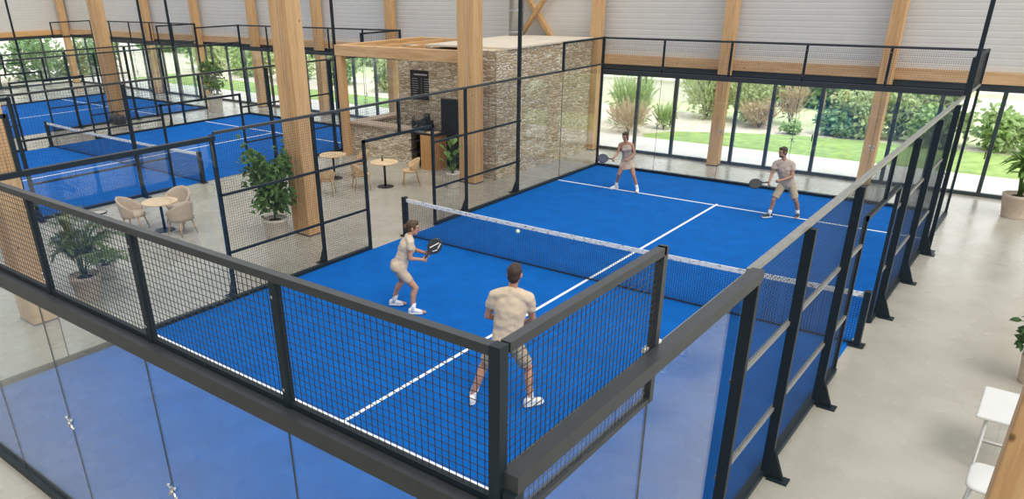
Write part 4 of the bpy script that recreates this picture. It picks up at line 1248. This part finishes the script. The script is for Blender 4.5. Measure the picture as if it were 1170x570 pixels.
def racket(label, root, hand, centre, mat, look, rot=0, deco=True):
    hand, centre = V(root) + V(hand), V(root) + V(centre)
    d = (centre - hand).normalized()
    n = V(look); n = (n - d * n.dot(d)).normalized(); s = d.cross(n)
    t = thing('padel_racket', label, 'racket', tuple(hand), 'padel rackets')
    a, b, th = .150, .128, .019
    mb = MB(); N = 32; ring = []
    for k, off in ((.9, -th), (1, -th * .6), (1, th * .6), (.9, th)):
        ring.append((k, off))
    vs_ = []; fs = []
    for k, off in ring:
        for i in range(N):
            q = 2 * PI * i / N
            vs_.append(centre + d * (math.cos(q) * a * k) + s * (math.sin(q) * b * k) + n * off)
    for r_ in range(3):
        for i in range(N):
            i2 = (i + 1) % N; fs.append((r_ * N + i, r_ * N + i2, (r_ + 1) * N + i2, (r_ + 1) * N + i))
    fs += [tuple(range(N - 1, -1, -1)), tuple(range(3 * N, 4 * N))]
    mb.add(vs_, fs).build('head', M[mat], t)
    nk = centre - d * .135
    bb = MB(); bb.bar(nk + s * .05, hand + d * .07 + s * .008, .022, .03, n); bb.bar(nk - s * .05, hand + d * .07 - s * .008, .022, .03, n)
    bb.build('throat', M[mat], t)
    MB().tube([hand + d * .09, hand - d * .07], [.016, .017], 10).build('grip', M['grip'], t, True)
    MB().ell(hand - d * .075, .021, .021, .014, s, n, d, 12, 6).build('butt_cap', M['grip'], t, True)
    if deco:
        dc = MB()
        for sg in (1, -1):
            f = n * (th + .001) * sg
            for (u0, v0, u1, v1, w_) in ((-.08, -.05, .09, .02, .018), (.0, .07, .10, .05, .016), (-.1, .03, -.02, .08, .014)):
                dc.bar(centre + d * u0 + s * v0 + f, centre + d * u1 + s * v1 + f, w_, .003, n)
        dc.build('decal', M['sock'], t)
        ho = MB()
        for i in range(5):
            for k in range(5):
                u, v_ = (i - 2) * .036 + .0, (k - 2) * .036
                if (u / a) ** 2 + (v_ / b) ** 2 < .6:
                    for sg in (1, -1):
                        c0 = centre + d * u + s * v_ + n * (th * sg)
                        ho.bar(c0, c0 + n * (.0022 * sg), .012, .012)
        ho.build('holes', M['black'], t)
    return t

RA = (3.05, -3.45, 0.014)
person('woman in beige tee and shorts at the left of the near half, seen from behind', RA,
       dict(head=(.18, .20, 1.60), neck=(.125, .13, 1.455), shR=(.27, .02, 1.395), shL=(.0, .25, 1.39), elR=(.28, -.01, 1.10), haR=(.35, .22, 1.03),
            elL=(.05, .36, 1.12), haL=(.28, .38, 1.10), hipR=(.05, -.07, .86), hipL=(-.09, .07, .86), knR=(.27, .10, .50), anR=(.24, .03, .10), toeR=(.42, .16, .03),
            knL=(-.16, .20, .50), anL=(-.33, .12, .11), toeL=(-.15, .25, .03)),
       True, 'skin', 'tee_w', 'shorts', 'hair_b', 'shoe', (.75, .62, -.12), (.62, .78, 0), .5, .62, .020, 'bun', shirt_to=.02, scale=1.07)
racket('black padel racket with white marks held by the near woman', RA, (.38, .29, 1.07), (.47, .44, 1.25), 'racket', (.69, -.72, .3))
RM = (6.5, -5.07, 0.014)
person('man in beige tee and khaki shorts in the near half, seen from the back', RM,
       dict(head=(.09, .13, 1.985), neck=(.10, .07, 1.80), shL=(-.12, -.03, 1.69), shR=(.28, .19, 1.67), elL=(-.25, -.02, 1.34), elR=(.27, .32, 1.31), haL=(-.14, .26, 1.20), haR=(.10, .42, 1.18),
            hipL=(-.03, -.06, .99), hipR=(.15, .06, .98), knL=(-.29, -.06, .57), knR=(.25, .28, .55), anL=(-.38, -.22, .11), anR=(.34, .20, .11), toeL=(-.46, -.10, .03), toeR=(.42, .36, .03)),
       False, 'skin', 'tee', 'shorts_k', 'hair', 'shoe', (-.35, .92, -.10), (-.45, .89, 0), .55, .78, .026, 'short', shirt_to=-.06, scale=1.13)
RB = (2.35, 6.86, 0.014)
person('woman in taupe tank top in the far half near the left glass', RB,
       dict(head=(-.10, -.10, 1.55), neck=(-.09, -.05, 1.40), shR=(-.24, -.11, 1.315), shL=(.07, .03, 1.315), elR=(-.27, -.17, 1.07), haR=(-.27, -.38, .97), elL=(.17, .02, 1.07), haL=(.10, -.20, .96),
            hipR=(-.12, .0, .83), hipL=(.05, .07, .83), knR=(-.18, -.16, .49), knL=(.22, -.05, .49), anR=(-.33, .0, .10), anL=(.34, .03, .10), toeR=(-.42, -.12, .03), toeL=(.40, -.13, .03)),
       True, 'skin_b', 'top_b', 'shorts', 'hair', 'shoe', (-.05, -.97, -.2), (.28, -.96, 0), .5, .50, .012, 'tail', shirt_to=.05, tank=True, skirt=True)
racket('dark navy padel racket held by the far woman', RB, (-.32, -.45, .96), (-.49, -.60, .98), 'racket_b', (.44, -.9, .4), 0, False)
RC = (6.82, 6.7, 0.014)
person('bearded man in taupe tee in the far half near the right side', RC,
       dict(head=(-.24, -.12, 1.645), neck=(-.19, -.05, 1.47), shR=(-.36, -.10, 1.365), shL=(.01, .0, 1.35), elR=(-.40, -.16, 1.09), haR=(-.39, -.33, .93), elL=(.07, -.10, 1.08), haL=(-.12, -.32, 1.0),
            hipR=(-.15, .0, .83), hipL=(.05, .07, .83), knR=(-.25, -.20, .47), knL=(.21, .05, .47), anR=(-.30, -.20, .10), anL=(.28, .22, .10), toeR=(-.42, -.34, .03), toeL=(.30, .02, .03)),
       False, 'skin_b', 'tee_b', 'shorts_k', 'hair', 'shoe_k', (-.55, -.82, -.12), (-.25, -.97, 0), .55, .85, .024, 'short', True, shirt_to=-.04, scale=.97)
racket('black padel racket held by the bearded far man', RC, (-.47, -.36, .91), (-.68, -.47, .87), 'racket', (.25, -.97, .5), 0, False)
o = MB().ell((3.80, -.78, 1.02), .04, .04, .04).build('padel_ball', M['ball'], None, True)
tag(o, 'yellow-green ball flying above the net of the near court', 'ball')
